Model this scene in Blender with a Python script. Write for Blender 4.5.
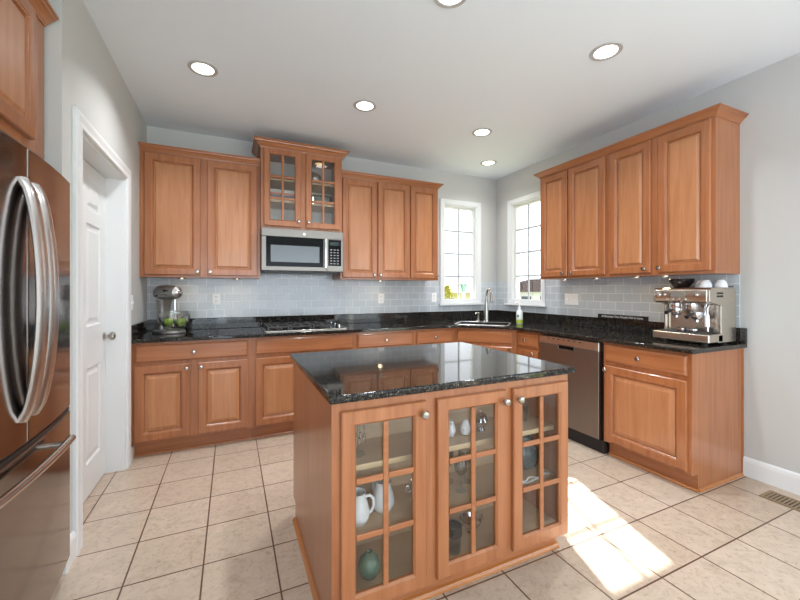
import bpy, bmesh, math, random
from mathutils import Vector, Matrix
PI = math.pi
random.seed(7)
for o in list(bpy.data.objects): bpy.data.objects.remove(o)
S = bpy.context.scene
COL = S.collection

# ------------------------------------------------------------------ camera
cam = bpy.data.cameras.new('camera'); camo = bpy.data.objects.new('camera', cam); COL.objects.link(camo)
camo.location = (-3.2438, -3.988, 1.2816)
camo.rotation_euler = (PI/2 + 0.0006, 0.0004, -0.4263)
cam.sensor_width = 36; cam.lens = 369.36/800*36
cam.shift_x = 0.0008; cam.shift_y = -0.01218
cam.clip_start = 0.02
S.camera = camo
# ------------------------------------------------------------------ world, sun, added fill lights
wd = bpy.data.worlds.new('sky'); S.world = wd; wd.use_nodes = True
bg = wd.node_tree.nodes['Background']; bg.inputs[0].default_value = (0.88, 0.94, 1.0, 1); bg.inputs[1].default_value = 2.3
sl = bpy.data.lights.new('sun', 'SUN'); sl.energy = 34.0; sl.angle = 0.009; sl.color = (1.0, 0.96, 0.90)
so = bpy.data.objects.new('sun', sl); COL.objects.link(so)
so.rotation_euler = Vector((-0.333, -1.0, -0.772)).to_track_quat('-Z', 'Y').to_euler()
so.location = (2, 6, 6)
def area(name, loc, d, sx, sy, power, color=(1, 1, 1)):
    l = bpy.data.lights.new(name, 'AREA'); l.shape = 'RECTANGLE'; l.size = sx; l.size_y = sy; l.energy = power; l.color = color
    o = bpy.data.objects.new(name, l); COL.objects.link(o); o.location = loc
    o.rotation_euler = Vector(d).to_track_quat('-Z', 'Z').to_euler(); return o
area('fill_rear', (-1.95, -7.45, 1.35), (0, 1, .85), 3.3, 2.2, 72, (0.73, 0.87, 1.0))  # added fill behind the camera, standing in for an assumed rear window
area('fill_side', (-0.10, -5.6, 1.35), (-1, .25, .5), 2.6, 2.2, 40, (0.73, 0.87, 1.0))  # added fill at a made-up opening in the unseen right wall
area('fill_left', (-3.90, -5.4, 1.4), (1, .35, .4), 2.2, 2.0, 50, (0.73, 0.87, 1.0))  # added fill from an invented left opening, brightens the island side
S.view_settings.view_transform = 'Standard'; S.view_settings.look = 'None'
S.view_settings.gamma = 1.0; S.view_settings.use_curve_mapping = False
S.view_settings.exposure = -0.13

# ------------------------------------------------------------------ materials
def srgb(r, g, b):
    f = lambda c: (c/255)/12.92 if c/255 <= .04045 else (((c/255)+.055)/1.055)**2.4
    return (f(r), f(g), f(b), 1)
def mat(name, col, rough=.5, metal=0, **kw):
    m = bpy.data.materials.new(name); m.use_nodes = True
    b = m.node_tree.nodes['Principled BSDF']
    b.inputs['Base Color'].default_value = col; b.inputs['Roughness'].default_value = rough; b.inputs['Metallic'].default_value = metal
    for k, v in kw.items(): b.inputs[k].default_value = v
    return m
def N(m, t, **props):
    n = m.node_tree.nodes.new(t)
    for k, v in props.items(): setattr(n, k, v)
    return n
def L(m, a, b): m.node_tree.links.new(a, b)
def ramp(m, fac, stops):
    r = N(m, 'ShaderNodeValToRGB'); e = r.color_ramp.elements
    while len(e) < len(stops): e.new(.5)
    for x, (p, c) in zip(e, stops): x.position = p; x.color = c
    L(m, fac, r.inputs[0]); return r
def coords(m, scale, kind='Object'):
    t = N(m, 'ShaderNodeTexCoord'); mp = N(m, 'ShaderNodeMapping'); mp.inputs['Scale'].default_value = scale
    L(m, t.outputs[kind], mp.inputs[0]); return mp.outputs[0]
def bsdf(m): return m.node_tree.nodes['Principled BSDF']
def noise(m, v, sc, det=4, dist=0, rough=.55):
    n = N(m, 'ShaderNodeTexNoise'); n.inputs['Scale'].default_value = sc; n.inputs['Detail'].default_value = det
    n.inputs['Distortion'].default_value = dist; n.inputs['Roughness'].default_value = rough
    L(m, v, n.inputs['Vector']); return n
def mixc(m, fac, a, b, mode='MIX'):
    n = N(m, 'ShaderNodeMix', data_type='RGBA', blend_type=mode)
    for s, x in ((0, fac), (6, a), (7, b)):
        if hasattr(x, 'default_value') or hasattr(x, 'links'): L(m, x, n.inputs[s])
        else: n.inputs[s].default_value = x
    return n.outputs[2]
def wood(name, scale, base, dark, lite, rough=.34):
    m = mat(name, base, rough)
    g = noise(m, coords(m, scale), 1.0, 6, .6)
    r = ramp(m, g.outputs[0], [(.25, dark), (.5, base), (.75, lite)])
    bl = noise(m, coords(m, (3.2, 3.2, 1.6) if scale[2] < 5 else (1.6, 1.6, 3.2)), 1.0, 3, .3)
    r2 = ramp(m, bl.outputs[0], [(.3, (.88, .84, .80, 1)), (.62, (1, 1, 1, 1))])
    L(m, mixc(m, 1.0, r.outputs[0], r2.outputs[0], 'MULTIPLY'), bsdf(m).inputs['Base Color'])
    bsdf(m).inputs['Coat Weight'].default_value = .45; bsdf(m).inputs['Coat Roughness'].default_value = .13
    return m
WB, WD, WL = srgb(168, 105, 64), srgb(152, 90, 51), srgb(178, 116, 74)
wood_v = wood('maple_vertical', (34, 34, 1.7), WB, WD, WL)
wood_p = wood('maple_panel', (30, 30, 2.2), srgb(186, 126, 84), srgb(174, 113, 71), srgb(196, 138, 95))
wood_s = wood('maple_panel_side', (34, 34, 1.7), srgb(190, 131, 90), srgb(178, 118, 76), srgb(200, 142, 100))
wood_h = wood('maple_horizontal', (1.7, 1.7, 34), WB, WD, WL)
wood_in = wood('maple_interior', (1.2, 1.2, 20), srgb(214, 184, 150), srgb(204, 172, 136), srgb(224, 196, 164), .45)
shelf_edge = wood('maple_pale_edge', (1.2, 1.2, 20), srgb(226, 200, 158), srgb(216, 188, 146), srgb(232, 208, 170), .4)
shoe_wood = wood('oak_shoe', (1.7, 1.7, 34), srgb(182, 116, 62), srgb(164, 100, 50), srgb(192, 128, 74), .35)

paint_wall = mat('wall_paint', srgb(198, 197, 194), .75)
paint_ceil = mat('ceiling_paint', srgb(238, 244, 250), .85)
paint_trim = mat('white_trim_paint', srgb(228, 229, 229), .35)
grid_grey = mat('grey_window_grid', srgb(178, 180, 184), .5)
plate_white = mat('white_plastic', srgb(250, 250, 250), .3)
nickel = mat('satin_nickel', srgb(176, 170, 162), .2, 1)
chrome = mat('chrome', srgb(225, 225, 228), .08, 1)
white_cer = mat('white_ceramic', srgb(240, 240, 242), .15)
black_gl = mat('black_gloss', srgb(9, 9, 11), .12, 0, **{'Specular IOR Level': .15})
black_pl = mat('black_plastic', srgb(22, 22, 24), .4)
iron = mat('cast_iron', srgb(58, 54, 52), .38)
slot_dk = mat('dark_slot', srgb(30, 28, 28), .6)

def steel(name, col, rough=.2, sc=(2, 2, 160)):
    m = mat(name, col, rough, 1)
    n = noise(m, coords(m, sc), 1.0, 3)
    mr = N(m, 'ShaderNodeMapRange'); mr.inputs['To Min'].default_value = rough*.75; mr.inputs['To Max'].default_value = rough*1.3
    L(m, n.outputs[0], mr.inputs[0]); L(m, mr.outputs[0], bsdf(m).inputs['Roughness'])
    return m
st_fridge = steel('fridge_steel', srgb(146, 136, 130), .14, (160, 160, 2))
st_dw = steel('dishwasher_steel', srgb(142, 134, 128), .36, (160, 160, 2))
st_mw = steel('microwave_steel', srgb(140, 135, 129), .4)
st_esp = steel('espresso_steel', srgb(205, 196, 184), .24)
st_sink = steel('sink_steel', srgb(200, 200, 200), .25, (60, 60, 60))
st_mixer = mat('mixer_silver', srgb(172, 168, 165), .32, .8)

def granite(name):
    m = mat(name, srgb(14, 14, 16), .05)
    v = coords(m, (1, 1, 1))
    a = noise(m, v, 190, 3); b = noise(m, v, 75, 4)
    r1 = ramp(m, a.outputs[0], [(.52, srgb(9, 10, 12)), (.62, srgb(50, 50, 50)), (.70, srgb(160, 148, 126))])
    r2 = ramp(m, b.outputs[0], [(.50, (0, 0, 0, 1)), (.68, (1, 1, 1, 1))])
    L(m, mixc(m, r2.outputs[0], r1.outputs[0], srgb(66, 58, 48)), bsdf(m).inputs['Base Color'])
    bsdf(m).inputs['Specular IOR Level'].default_value = .42
    return m
gran = granite('black_speckled_granite')

def glass(name, tint=(1, 1, 1, 1), gl=1.0):
    m = bpy.data.materials.new(name); m.use_nodes = True; nt = m.node_tree; nt.nodes.clear()
    out = N(m, 'ShaderNodeOutputMaterial'); mx = N(m, 'ShaderNodeMixShader'); tr = N(m, 'ShaderNodeBsdfTransparent'); g = N(m, 'ShaderNodeBsdfGlossy')
    tr.inputs[0].default_value = tint; g.inputs['Roughness'].default_value = .01
    lw = N(m, 'ShaderNodeLayerWeight'); lw.inputs[0].default_value = .5
    pw = N(m, 'ShaderNodeMath', operation='POWER'); pw.inputs[1].default_value = 5; L(m, lw.outputs['Facing'], pw.inputs[0])
    mu = N(m, 'ShaderNodeMath', operation='MULTIPLY_ADD'); mu.inputs[1].default_value = .96; mu.inputs[2].default_value = .04*gl
    L(m, pw.outputs[0], mu.inputs[0]); L(m, mu.outputs[0], mx.inputs[0]); L(m, tr.outputs[0], mx.inputs[1]); L(m, g.outputs[0], mx.inputs[2]); L(m, mx.outputs[0], out.inputs[0])
    return m
win_glass = glass('window_glass')
cab_glass = glass('cabinet_glass', (.95, .95, .94, 1), 1.1)
clear_glass = mat('clear_glassware', (1, 1, 1, 1), .02, 0, **{'Transmission Weight': 1.0, 'IOR': 1.45})
green_glass = mat('green_glazed', srgb(96, 122, 104), .1, 0)
teal_glass = mat('dark_teal_glass', srgb(48, 66, 68), .08, 0)

def emis(name, col, s):
    m = mat(name, col, .5); bsdf(m).inputs['Emission Color'].default_value = col; bsdf(m).inputs['Emission Strength'].default_value = s; return m
ring_grey = mat('ceiling_ring', srgb(188, 186, 184), .5)
lamp_on = emis('lit_diffuser', (1, .95, .86, 1), 9)
puck_on = emis('lit_puck', (1, .66, .26, 1), .75)

def floor_mat():
    m = mat('beige_floor_tile', srgb(206, 190, 172), .32)
    t = N(m, 'ShaderNodeTexCoord'); mp = N(m, 'ShaderNodeMapping'); T = .3113
    mp.inputs['Location'].default_value = (3.675/T, 1.103/T, 0); mp.inputs['Scale'].default_value = (1/T, 1/T, 1)
    L(m, t.outputs['Object'], mp.inputs[0])
    br = N(m, 'ShaderNodeTexBrick', offset=0.0, squash=1.0)
    br.inputs['Scale'].default_value = 1; br.inputs['Brick Width'].default_value = 1; br.inputs['Row Height'].default_value = 1
    br.inputs['Mortar Size'].default_value = .012; br.inputs['Mortar Smooth'].default_value = .1; br.inputs['Bias'].default_value = 0
    br.inputs['Color1'].default_value = srgb(192, 173, 155); br.inputs['Color2'].default_value = srgb(200, 183, 166)
    L(m, mp.outputs[0], br.inputs['Vector'])
    n1 = noise(m, t.outputs['Object'], 9, 8, 1.2, .7); r1 = ramp(m, n1.outputs[0], [(.3, (.80, .77, .74, 1)), (.48, (.95, .94, .92, 1)), (.66, (1.05, 1.04, 1.03, 1))])
    n2 = noise(m, t.outputs['Object'], 42, 5, .8); r2 = ramp(m, n2.outputs[0], [(.32, (.80, .74, .68, 1)), (.48, (1, 1, 1, 1))])
    c = mixc(m, 1.0, br.outputs['Color'], r1.outputs[0], 'MULTIPLY'); c = mixc(m, .8, c, r2.outputs[0], 'MULTIPLY')
    c = mixc(m, br.outputs['Fac'], c, srgb(92, 66, 50))
    L(m, c, bsdf(m).inputs['Base Color'])
    bp = N(m, 'ShaderNodeBump'); bp.inputs['Strength'].default_value = .25; bp.inputs['Distance'].default_value = .003; bp.invert = True
    L(m, br.outputs['Fac'], bp.inputs['Height']); L(m, bp.outputs[0], bsdf(m).inputs['Normal'])
    return m
floor_m = floor_mat()
def tile_mat(name, axis):
    m = mat(name, srgb(190, 198, 206), .1)
    t = N(m, 'ShaderNodeTexCoord'); sp = N(m, 'ShaderNodeSeparateXYZ'); cb = N(m, 'ShaderNodeCombineXYZ'); mp = N(m, 'ShaderNodeMapping')
    L(m, t.outputs['Object'], sp.inputs[0]); L(m, sp.outputs[axis], cb.inputs[0]); L(m, sp.outputs[2], cb.inputs[1]); L(m, cb.outputs[0], mp.inputs[0])
    mp.inputs['Location'].default_value = (0.02, -1.022, 0)
    br = N(m, 'ShaderNodeTexBrick', offset=.5)
    br.inputs['Scale'].default_value = 1; br.inputs['Brick Width'].default_value = .153; br.inputs['Row Height'].default_value = .0765
    br.inputs['Mortar Size'].default_value = .0028; br.inputs['Mortar Smooth'].default_value = .2; br.inputs['Bias'].default_value = 0
    br.inputs['Color1'].default_value = srgb(190, 196, 201); br.inputs['Color2'].default_value = srgb(201, 206, 210); br.inputs['Mortar'].default_value = srgb(232, 233, 234)
    L(m, mp.outputs[0], br.inputs['Vector']); L(m, br.outputs['Color'], bsdf(m).inputs['Base Color'])
    wv = noise(m, t.outputs['Object'], 9, 2)
    ad = N(m, 'ShaderNodeMath', operation='MULTIPLY_ADD'); ad.inputs[1].default_value = -.6
    L(m, br.outputs['Fac'], ad.inputs[0]); L(m, wv.outputs[0], ad.inputs[2])
    bp = N(m, 'ShaderNodeBump'); bp.inputs['Strength'].default_value = .35; bp.inputs['Distance'].default_value = .004
    L(m, ad.outputs[0], bp.inputs['Height']); L(m, bp.outputs[0], bsdf(m).inputs['Normal'])
    return m
tile_x = tile_mat('grey_subway_tile', 0); tile_y = tile_mat('grey_subway_tile_side', 1)

# ------------------------------------------------------------------ mesh helpers
class MB:
    def __init__(s): s.v = []; s.f = []
    def add(s, vs, fs):
        k = len(s.v); s.v += [tuple(v) for v in vs]; s.f += [tuple(i+k for i in f) for f in fs]; return s
    def box(s, x0, x1, y0, y1, z0, z1):
        x0, x1 = sorted((x0, x1)); y0, y1 = sorted((y0, y1)); z0, z1 = sorted((z0, z1))
        return s.add([(x0, y0, z0), (x1, y0, z0), (x1, y1, z0), (x0, y1, z0), (x0, y0, z1), (x1, y0, z1), (x1, y1, z1), (x0, y1, z1)],
                     [(0, 3, 2, 1), (4, 5, 6, 7), (0, 1, 5, 4), (1, 2, 6, 5), (2, 3, 7, 6), (3, 0, 4, 7)])
    def rings(s, loops, cap=True, close=False):
        n = len(loops[0]); vs = [p for l in loops for p in l]; fs = []
        m = len(loops)
        for i in range(m if close else m-1):
            j = (i+1) % m
            for k in range(n): fs.append((i*n+k, i*n+(k+1) % n, j*n+(k+1) % n, j*n+k))
        if cap and not close: fs += [tuple(range(n))[::-1], tuple((m-1)*n+k for k in range(n))]
        return s.add(vs, fs)
    def prism(s, poly, f0, f1): return s.rings([[f0(p) for p in poly], [f1(p) for p in poly]])
    def zprism(s, poly, z0, z1): return s.rings([[(x, y, z0) for x, y in poly], [(x, y, z1) for x, y in poly]])
    def lathe(s, prof, o, axis=(0, 0, 1), seg=24, close=False, a0=0):
        ax = Vector(axis).normalized(); u = ax.orthogonal().normalized(); w = ax.cross(u); o = Vector(o)
        loops = [[tuple(o+ax*h+(u*math.cos(a0+2*PI*k/seg)+w*math.sin(a0+2*PI*k/seg))*max(r, 1e-5)) for k in range(seg)] for r, h in prof]
        return s.rings(loops, not close, close)
    def tube(s, pts, r, seg=10):
        pts = [Vector(p) for p in pts]; n = len(pts); rs = r if isinstance(r, (list, tuple)) else [r]*n
        t0 = (pts[1]-pts[0]).normalized(); u = t0.orthogonal().normalized(); loops = []
        for i, p in enumerate(pts):
            t = (pts[min(i+1, n-1)]-pts[max(i-1, 0)]).normalized(); u = (u-t*u.dot(t)).normalized(); w = t.cross(u)
            loops.append([tuple(p+(u*math.cos(2*PI*k/seg)+w*math.sin(2*PI*k/seg))*rs[i]) for k in range(seg)])
        return s.rings(loops)
    def ball(s, c, rx, ry=None, rz=None, seg=16, ri=10):
        ry = ry or rx; rz = rz or rx
        loops = [[(c[0]+rx*math.sin(PI*i/ri)*math.cos(2*PI*k/seg), c[1]+ry*math.sin(PI*i/ri)*math.sin(2*PI*k/seg), c[2]-rz*math.cos(PI*i/ri)) for k in range(seg)] for i in range(ri+1)]
        loops[0] = [(c[0]+1e-5*math.cos(2*PI*k/seg), c[1]+1e-5*math.sin(2*PI*k/seg), c[2]-rz) for k in range(seg)]
        loops[-1] = [(c[0]+1e-5*math.cos(2*PI*k/seg), c[1]+1e-5*math.sin(2*PI*k/seg), c[2]+rz) for k in range(seg)]
        return s.rings(loops)
    def rbox(s, x0, x1, y0, y1, z0, z1, r, seg=5, axis='z'):       # box with the four edges along an axis rounded
        rng = {'x': (x0, x1), 'y': (y0, y1), 'z': (z0, z1)}; o = [a for a in 'xyz' if a != axis]
        (a0, a1), (b0, b1), (c0, c1) = rng[o[0]], rng[o[1]], rng[axis]
        poly = rrect(a0, a1, b0, b1, r, seg)
        def to(p, c): d = {o[0]: p[0], o[1]: p[1], axis: c}; return (d['x'], d['y'], d['z'])
        return s.rings([[to(p, c0) for p in poly], [to(p, c1) for p in poly]])
    def bend(s, fn): s.v = [tuple(fn(Vector(v))) for v in s.v]; return s
def rrect(a0, a1, b0, b1, r, seg=5):
    pts = []
    for cx, cy, t in ((a1-r, b1-r, 0), (a0+r, b1-r, 90), (a0+r, b0+r, 180), (a1-r, b0+r, 270)):
        for k in range(seg+1):
            a = math.radians(t+90*k/seg); pts.append((cx+r*math.cos(a), cy+r*math.sin(a)))
    return pts
BASE = {}
def mk(name, mb, m, parent=None, smooth=False, bevel=0, bseg=2, loc=None, **props):
    me = bpy.data.meshes.new(name)
    if parent is not None: base = BASE[parent.name]
    else:
        zs = min(v[2] for v in mb.v); xs = [v[0] for v in mb.v]; ys = [v[1] for v in mb.v]
        base = Vector(loc) if loc else Vector(((min(xs)+max(xs))/2, (min(ys)+max(ys))/2, zs))
    me.from_pydata([Vector(v)-base for v in mb.v], [], mb.f)
    bm = bmesh.new(); bm.from_mesh(me); bmesh.ops.recalc_face_normals(bm, faces=bm.faces); bm.to_mesh(me); bm.free()
    me.materials.append(m)
    o = bpy.data.objects.new(name, me); COL.objects.link(o)
    BASE[o.name] = base
    if parent is not None: o.parent = parent
    else: o.location = base
    if smooth:
        me.polygons.foreach_set('use_smooth', [True]*len(me.polygons)); me.set_sharp_from_angle(angle=math.radians(38))
    if bevel:
        b = o.modifiers.new('bevel', 'BEVEL'); b.width = bevel; b.segments = bseg; b.limit_method = 'ANGLE'; b.angle_limit = math.radians(40)
        me.polygons.foreach_set('use_smooth', [True]*len(me.polygons))
        b.harden_normals = True
    for k, v in props.items(): o[k] = v
    return o
def root(name, base, label, cat, group=None):
    o = bpy.data.objects.new(name, None); COL.objects.link(o); o.location = base; o.empty_display_size = .1
    BASE[o.name] = Vector(base); o['label'] = label; o['category'] = cat
    if group: o['group'] = group
    return o
def tag(o, label, cat, group=None):
    o['label'] = label; o['category'] = cat
    if group: o['group'] = group
    return o
def struct(name, mb, m, parent=None, **kw):
    o = mk(name, mb, m, parent, **kw)
    if parent is None: o['kind'] = 'structure'; 
    return o
def text_mb(txt, size, fn, ext=.0006):                 # lettering as mesh; fn maps (a, b, c) to the world
    cu = bpy.data.curves.new('lettering', 'FONT'); cu.body = txt; cu.size = size; cu.extrude = ext; cu.align_x = 'CENTER'; cu.align_y = 'CENTER'
    to = bpy.data.objects.new('lettering', cu); COL.objects.link(to)
    dg = bpy.context.evaluated_depsgraph_get(); me = to.evaluated_get(dg).to_mesh()
    mb = MB(); mb.add([fn(*v.co) for v in me.vertices], [tuple(p.vertices) for p in me.polygons])
    to.evaluated_get(dg).to_mesh_clear(); bpy.data.objects.remove(to); bpy.data.curves.remove(cu)
    return mb

# ------------------------------------------------------------------ structure
W, H, YR = -3.94, 2.773, -7.6
struct('floor', MB().box(-4.95, .15, YR, .13, -.1, 0), floor_m, loc=(0, 0, 0))
struct('ceiling', MB().box(-4.95, .15, YR, .13, H, H+.1), paint_ceil)
WZ0, WZ1 = 1.135, 2.368
BA0, BA1, RA0, RA1 = -.82, -.32, -.80, -.30             # window openings along the back and the right wall
b = MB(); b.box(-4.95, BA0, 0, .13, 0, H); b.box(BA1, .15, 0, .13, 0, H); b.box(BA0, BA1, 0, .13, 0, WZ0); b.box(BA0, BA1, 0, .13, WZ1, H)
struct('wall_back', b, paint_wall)
b = MB(); b.box(0, .13, 0, RA1, 0, H); b.box(0, .13, RA0, -4.3, 0, H); b.box(0, .13, RA0, RA1, 0, WZ0); b.box(0, .13, RA0, RA1, WZ1, H)
b.box(0, .13, -6.9, YR, 0, H); b.box(0, .13, -4.3, -6.9, 2.45, H); b.box(0, .13, -4.3, -6.9, 0, .25)
struct('wall_right', b, paint_wall)
b = MB(); b.box(-4.09, W, 0, -.752, 0, H); b.box(-4.09, W, -.752, -1.642, 2.09, H); b.box(-4.09, W, -1.642, -1.845, 0, H)
b.box(-4.80, -4.09, -1.745, -1.845, 0, H); b.box(-4.90, -4.80, -1.745, -2.91, 0, H); b.box(-4.80, -4.09, -2.81, -2.91, 0, H)
b.box(-4.09, W, -2.81, -4.3, 0, H); b.box(-4.09, W, -6.5, YR, 0, H); b.box(-4.09, W, -4.3, -6.5, 2.42, H); b.box(-4.09, W, -4.3, -6.5, 0, .38)
struct('wall_left', b, paint_wall)
b = MB(); b.box(-4.09, -3.6, YR, YR-.12, 0, H); b.box(-.3, .15, YR, YR-.12, 0, H); b.box(-3.6, -.3, YR, YR-.12, 0, .25); b.box(-3.6, -.3, YR, YR-.12, 2.45, H)
struct('wall_rear', b, paint_wall)
# tiled backsplash
b = MB(); b.box(W, BA0-.064, -.007, 0, 1.0205, 1.3965); b.box(BA0-.064, BA1+.064, -.007, 0, 1.0205, 1.094); b.box(BA1+.064, -.007, -.007, 0, 1.0205, 1.3965); b.box(-2.99, -2.24, -.007, 0, 1.3965, 1.4515)
struct('trim_1', b, tile_x, loc=(0, 0, 0))
b = MB(); b.box(-.007, 0, RA0-.064, -2.618, 1.0205, 1.3965); b.box(-.007, 0, RA1+.064, RA0-.064, 1.0205, 1.094); b.box(-.007, 0, 0, RA1+.064, 1.0205, 1.3965)
struct('trim_2', b, tile_y, loc=(0, 0, 0))
# baseboards
def bb(axis, w0, a0, a1, sgn):                           # profiled board along an axis
    pr = [(0, 0), (.016, 0), (.016, .10), (.012, .118), (.006, .128), (0, .13)]
    f = (lambda a: (lambda p: (w0+sgn*p[0], a, p[1]))) if axis == 'y' else (lambda a: (lambda p: (a, w0+sgn*p[0], p[1])))
    return MB().prism(pr, f(a0), f(a1))
struct('baseboard_right', bb('y', 0, -2.637, YR, -1), paint_trim)
m_ = bb('y', W, -1.71, -1.845, 1); struct('baseboard_left', m_, paint_trim)
struct('baseboard_corner', MB().box(W, W+.012, -.535, -.645, 0, .10), paint_trim, bevel=.003)
# windows
def window(name, flip, a0, a1):
    g = (lambda x, y, z: (y, x, z)) if flip else (lambda x, y, z: (x, y, z))
    T = lambda mb: mb.bend(lambda v: g(*v))
    def frame(x0, x1, z0, z1, w, y0, y1):
        q = lambda i: [(x0+i, z0+i), (x1-i, z0+i), (x1-i, z1-i), (x0+i, z1-i)]
        return MB().rings([[(x, y, z) for x, z in q(i)] for i, y in ((0, y1), (0, y0+.004), (.004, y0), (w-.012, y0+.006), (w, y0+.012), (w, y1))], close=True)
    r = struct(name, T(frame(a0-.06, a1+.06, WZ0-.02, WZ1+.06, .06, -.02, 0)), paint_trim, loc=g((a0+a1)/2, 0, WZ0))
    j = MB(); j.box(a0, a0+.012, 0, .125, WZ0, WZ1); j.box(a1-.012, a1, 0, .125, WZ0, WZ1); j.box(a0+.012, a1-.012, 0, .125, WZ1-.012, WZ1); j.box(a0+.012, a1-.012, 0, .125, WZ0, WZ0+.012)
    mk('jamb', T(j), paint_trim, r)
    mk('sash', T(frame(a0+.0125, a1-.0125, WZ0+.0125, WZ1-.0125, .024, .03, .07)), paint_trim, r)
    gx0, gx1, gz0, gz1 = a0+.0365, a1-.0365, WZ0+.0365, WZ1-.0365
    mu = MB(); mu.box((gx0+gx1)/2-.009, (gx0+gx1)/2+.009, .04, .052, gz0, gz1)
    for k in (1, 2, 3):
        z = gz0+(gz1-gz0)*k/4
        mu.box(gx0, (gx0+gx1)/2-.009, .04, .052, z-.009, z+.009); mu.box((gx0+gx1)/2+.009, gx1, .04, .052, z-.009, z+.009)
    mk('muntin_grid', T(mu), grid_grey, r)
    mk('pane', T(MB().box(gx0, gx1, .053, .057, gz0, gz1)), win_glass, r)
    mk('sill', T(MB().box(a0-.085, a1+.085, -.05, 0, WZ0-.04, WZ0-.02)), paint_trim, r, bevel=.004)
    lk = MB(); lk.box(a1-.05, a1-.035, .018, .03, WZ0+.16, WZ0+.26); mk('sash_lock', T(lk), paint_trim, r, bevel=.003)
    return r
window('window_1', False, BA0, BA1); window('window_2', True, RA0, RA1)
# pantry door, jamb and casing in the left wall
yo0, yo1, zt = -1.642, -.752, 2.09
j = MB(); j.box(-4.09, W+.001, yo1-.018, yo1, 0, zt); j.box(-4.09, W+.001, yo0, yo0+.018, 0, zt); j.box(-4.09, W+.001, yo0+.018, yo1-.018, zt-.018, zt)
pr = [(0, 0), (0, .012), (.006, .018), (.03, .015), (.055, .02), (.074, .02), (.082, .014), (.082, 0)]
def casing():
    mb = MB(); loops = []
    path = [(yo0, 0, -1, 0), (yo0, zt, -1, 1), (yo1, zt, 1, 1), (yo1, 0, 1, 0)]
    for (y, z, dy, dz) in path: loops.append([(W+t, y+dy*d, z+dz*d) for d, t in pr])
    return mb.rings(loops)
struct('trim_3', casing(), paint_trim)
struct('trim_4', j, paint_trim)
F_door = None
def panel_loops(x0, x1, z0, z1, prof, fn): return [[fn(a, b_, c) for a, b_ in ((x0+i, z0+i), (x1-i, z0+i), (x1-i, z1-i), (x0+i, z1-i))] for i, c in prof]
d = MB(); y0, y1 = yo0+.02, yo1-.02; fn = lambda a, z, c: (-4.05+c, a, z)
cols = [(y0, y0+.105), (y0+.105+.26, y1-.105-.26), (y1-.105, y1)]
cols = [(y0, y0+.11), ((y0+y1)/2-.05, (y0+y1)/2+.05), (y1-.11, y1)]
rows = [(.012, .213), (.801, 1.06), (1.70, 1.784), (1.995, 2.068)]
d.box(-4.09, -4.062, y0, y1, .012, 2.068)
for a0, a1 in cols: d.box(-4.062, -4.05, a0, a1, .012, 2.068)
for k in (0, 1):
    a0, a1 = cols[k][1], cols[k+1][0]
    for r0, r1 in rows: d.box(-4.062, -4.05, a0, a1, r0, r1)
    for i in range(3): d.rings(panel_loops(a0, a1, rows[i][1], rows[i+1][0], [(0, 0), (.012, -.009), (.03, -.009), (.05, -.002)], fn), cap=False); d.add([fn(*p, -.002) for p in ((a0+.05, rows[i][1]+.05), (a1-.05, rows[i][1]+.05), (a1-.05, rows[i+1][0]-.05), (a0+.05, rows[i+1][0]-.05))], [(0, 1, 2, 3)])
dr = struct('door_1', d, paint_trim)
kn = MB().lathe([(.028, 0), (.028, .006), (.012, .008), (.012, .03), (.026, .038), (.030, .05), (.026, .062), (.012, .068), (0, .069)], (-4.05, -.815, .965), (1, 0, 0))
mk('door_knob', kn, nickel, dr, smooth=True)

# ------------------------------------------------------------------ cabinets
class Fr:                                                # front frame: a along, b up, c out
    def __init__(s, o, r, n): s.o = Vector(o); s.r = Vector(r); s.n = Vector(n)
    def __call__(s, a, b, c): return tuple(s.o+s.r*a+s.n*c+Vector((0, 0, b)))
def FB(y): return Fr((0, y, 0), (1, 0, 0), (0, -1, 0))   # faces the camera; a = x
def FR(x): return Fr((x, 0, 0), (0, -1, 0), (-1, 0, 0))  # right wall; a = -y
DOORP = dict(fr=[(0, 0), (0, .016), (.004, .02), (.052, .02), (.056, .0165), (.060, .016), (.066, .009), (.066, 0)], pn=[(.069, .001), (.069, .0085), (.072, .0085), (.098, .0185), (.101, .0190)])
DOORP_U = dict(fr=[(0, 0), (0, .016), (.004, .02), (.050, .02), (.054, .0165), (.058, .016), (.064, .008), (.064, 0)], pn=[(.067, .001), (.067, .0075), (.071, .0075), (.083, .0155), (.086, .016)])
DRAWP = [(0, 0), (0, .012), (.004, .014), (.010, .0185), (.014, .02)]
KNP = [(.007, 0), (.006, .010), (.007, .014), (.0155, .019), (.0165, .024), (.013, .029), (0, .0305)]
def knob(F, a, b, c, parent): return mk('knob', MB().lathe(KNP, F(a, b, c), F.n, 16), nickel, parent, smooth=True)
def panel(name, F, a0, a1, b0, b1, parent, prof, m, kn=None):
    if isinstance(prof, dict):
        o = mk(name, MB().rings(panel_loops(a0, a1, b0, b1, prof['fr'], F), close=True), m, parent)
        mk('center_panel', MB().rings(panel_loops(a0, a1, b0, b1, prof['pn'], F)), wood_p, o)
    else: o = mk(name, MB().rings(panel_loops(a0, a1, b0, b1, prof, F)), m, parent)
    if kn: knob(F, kn[0], kn[1], .02, o)
    return o
def abox(mb, F, a0, a1, b0, b1, c0, c1):
    P = [F(a, b, c) for a in (a0, a1) for b in (b0, b1) for c in (c0, c1)]
    return mb.add(P, [(0, 1, 3, 2), (4, 6, 7, 5), (0, 4, 5, 1), (2, 3, 7, 6), (0, 2, 6, 4), (1, 5, 7, 3)])
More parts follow.
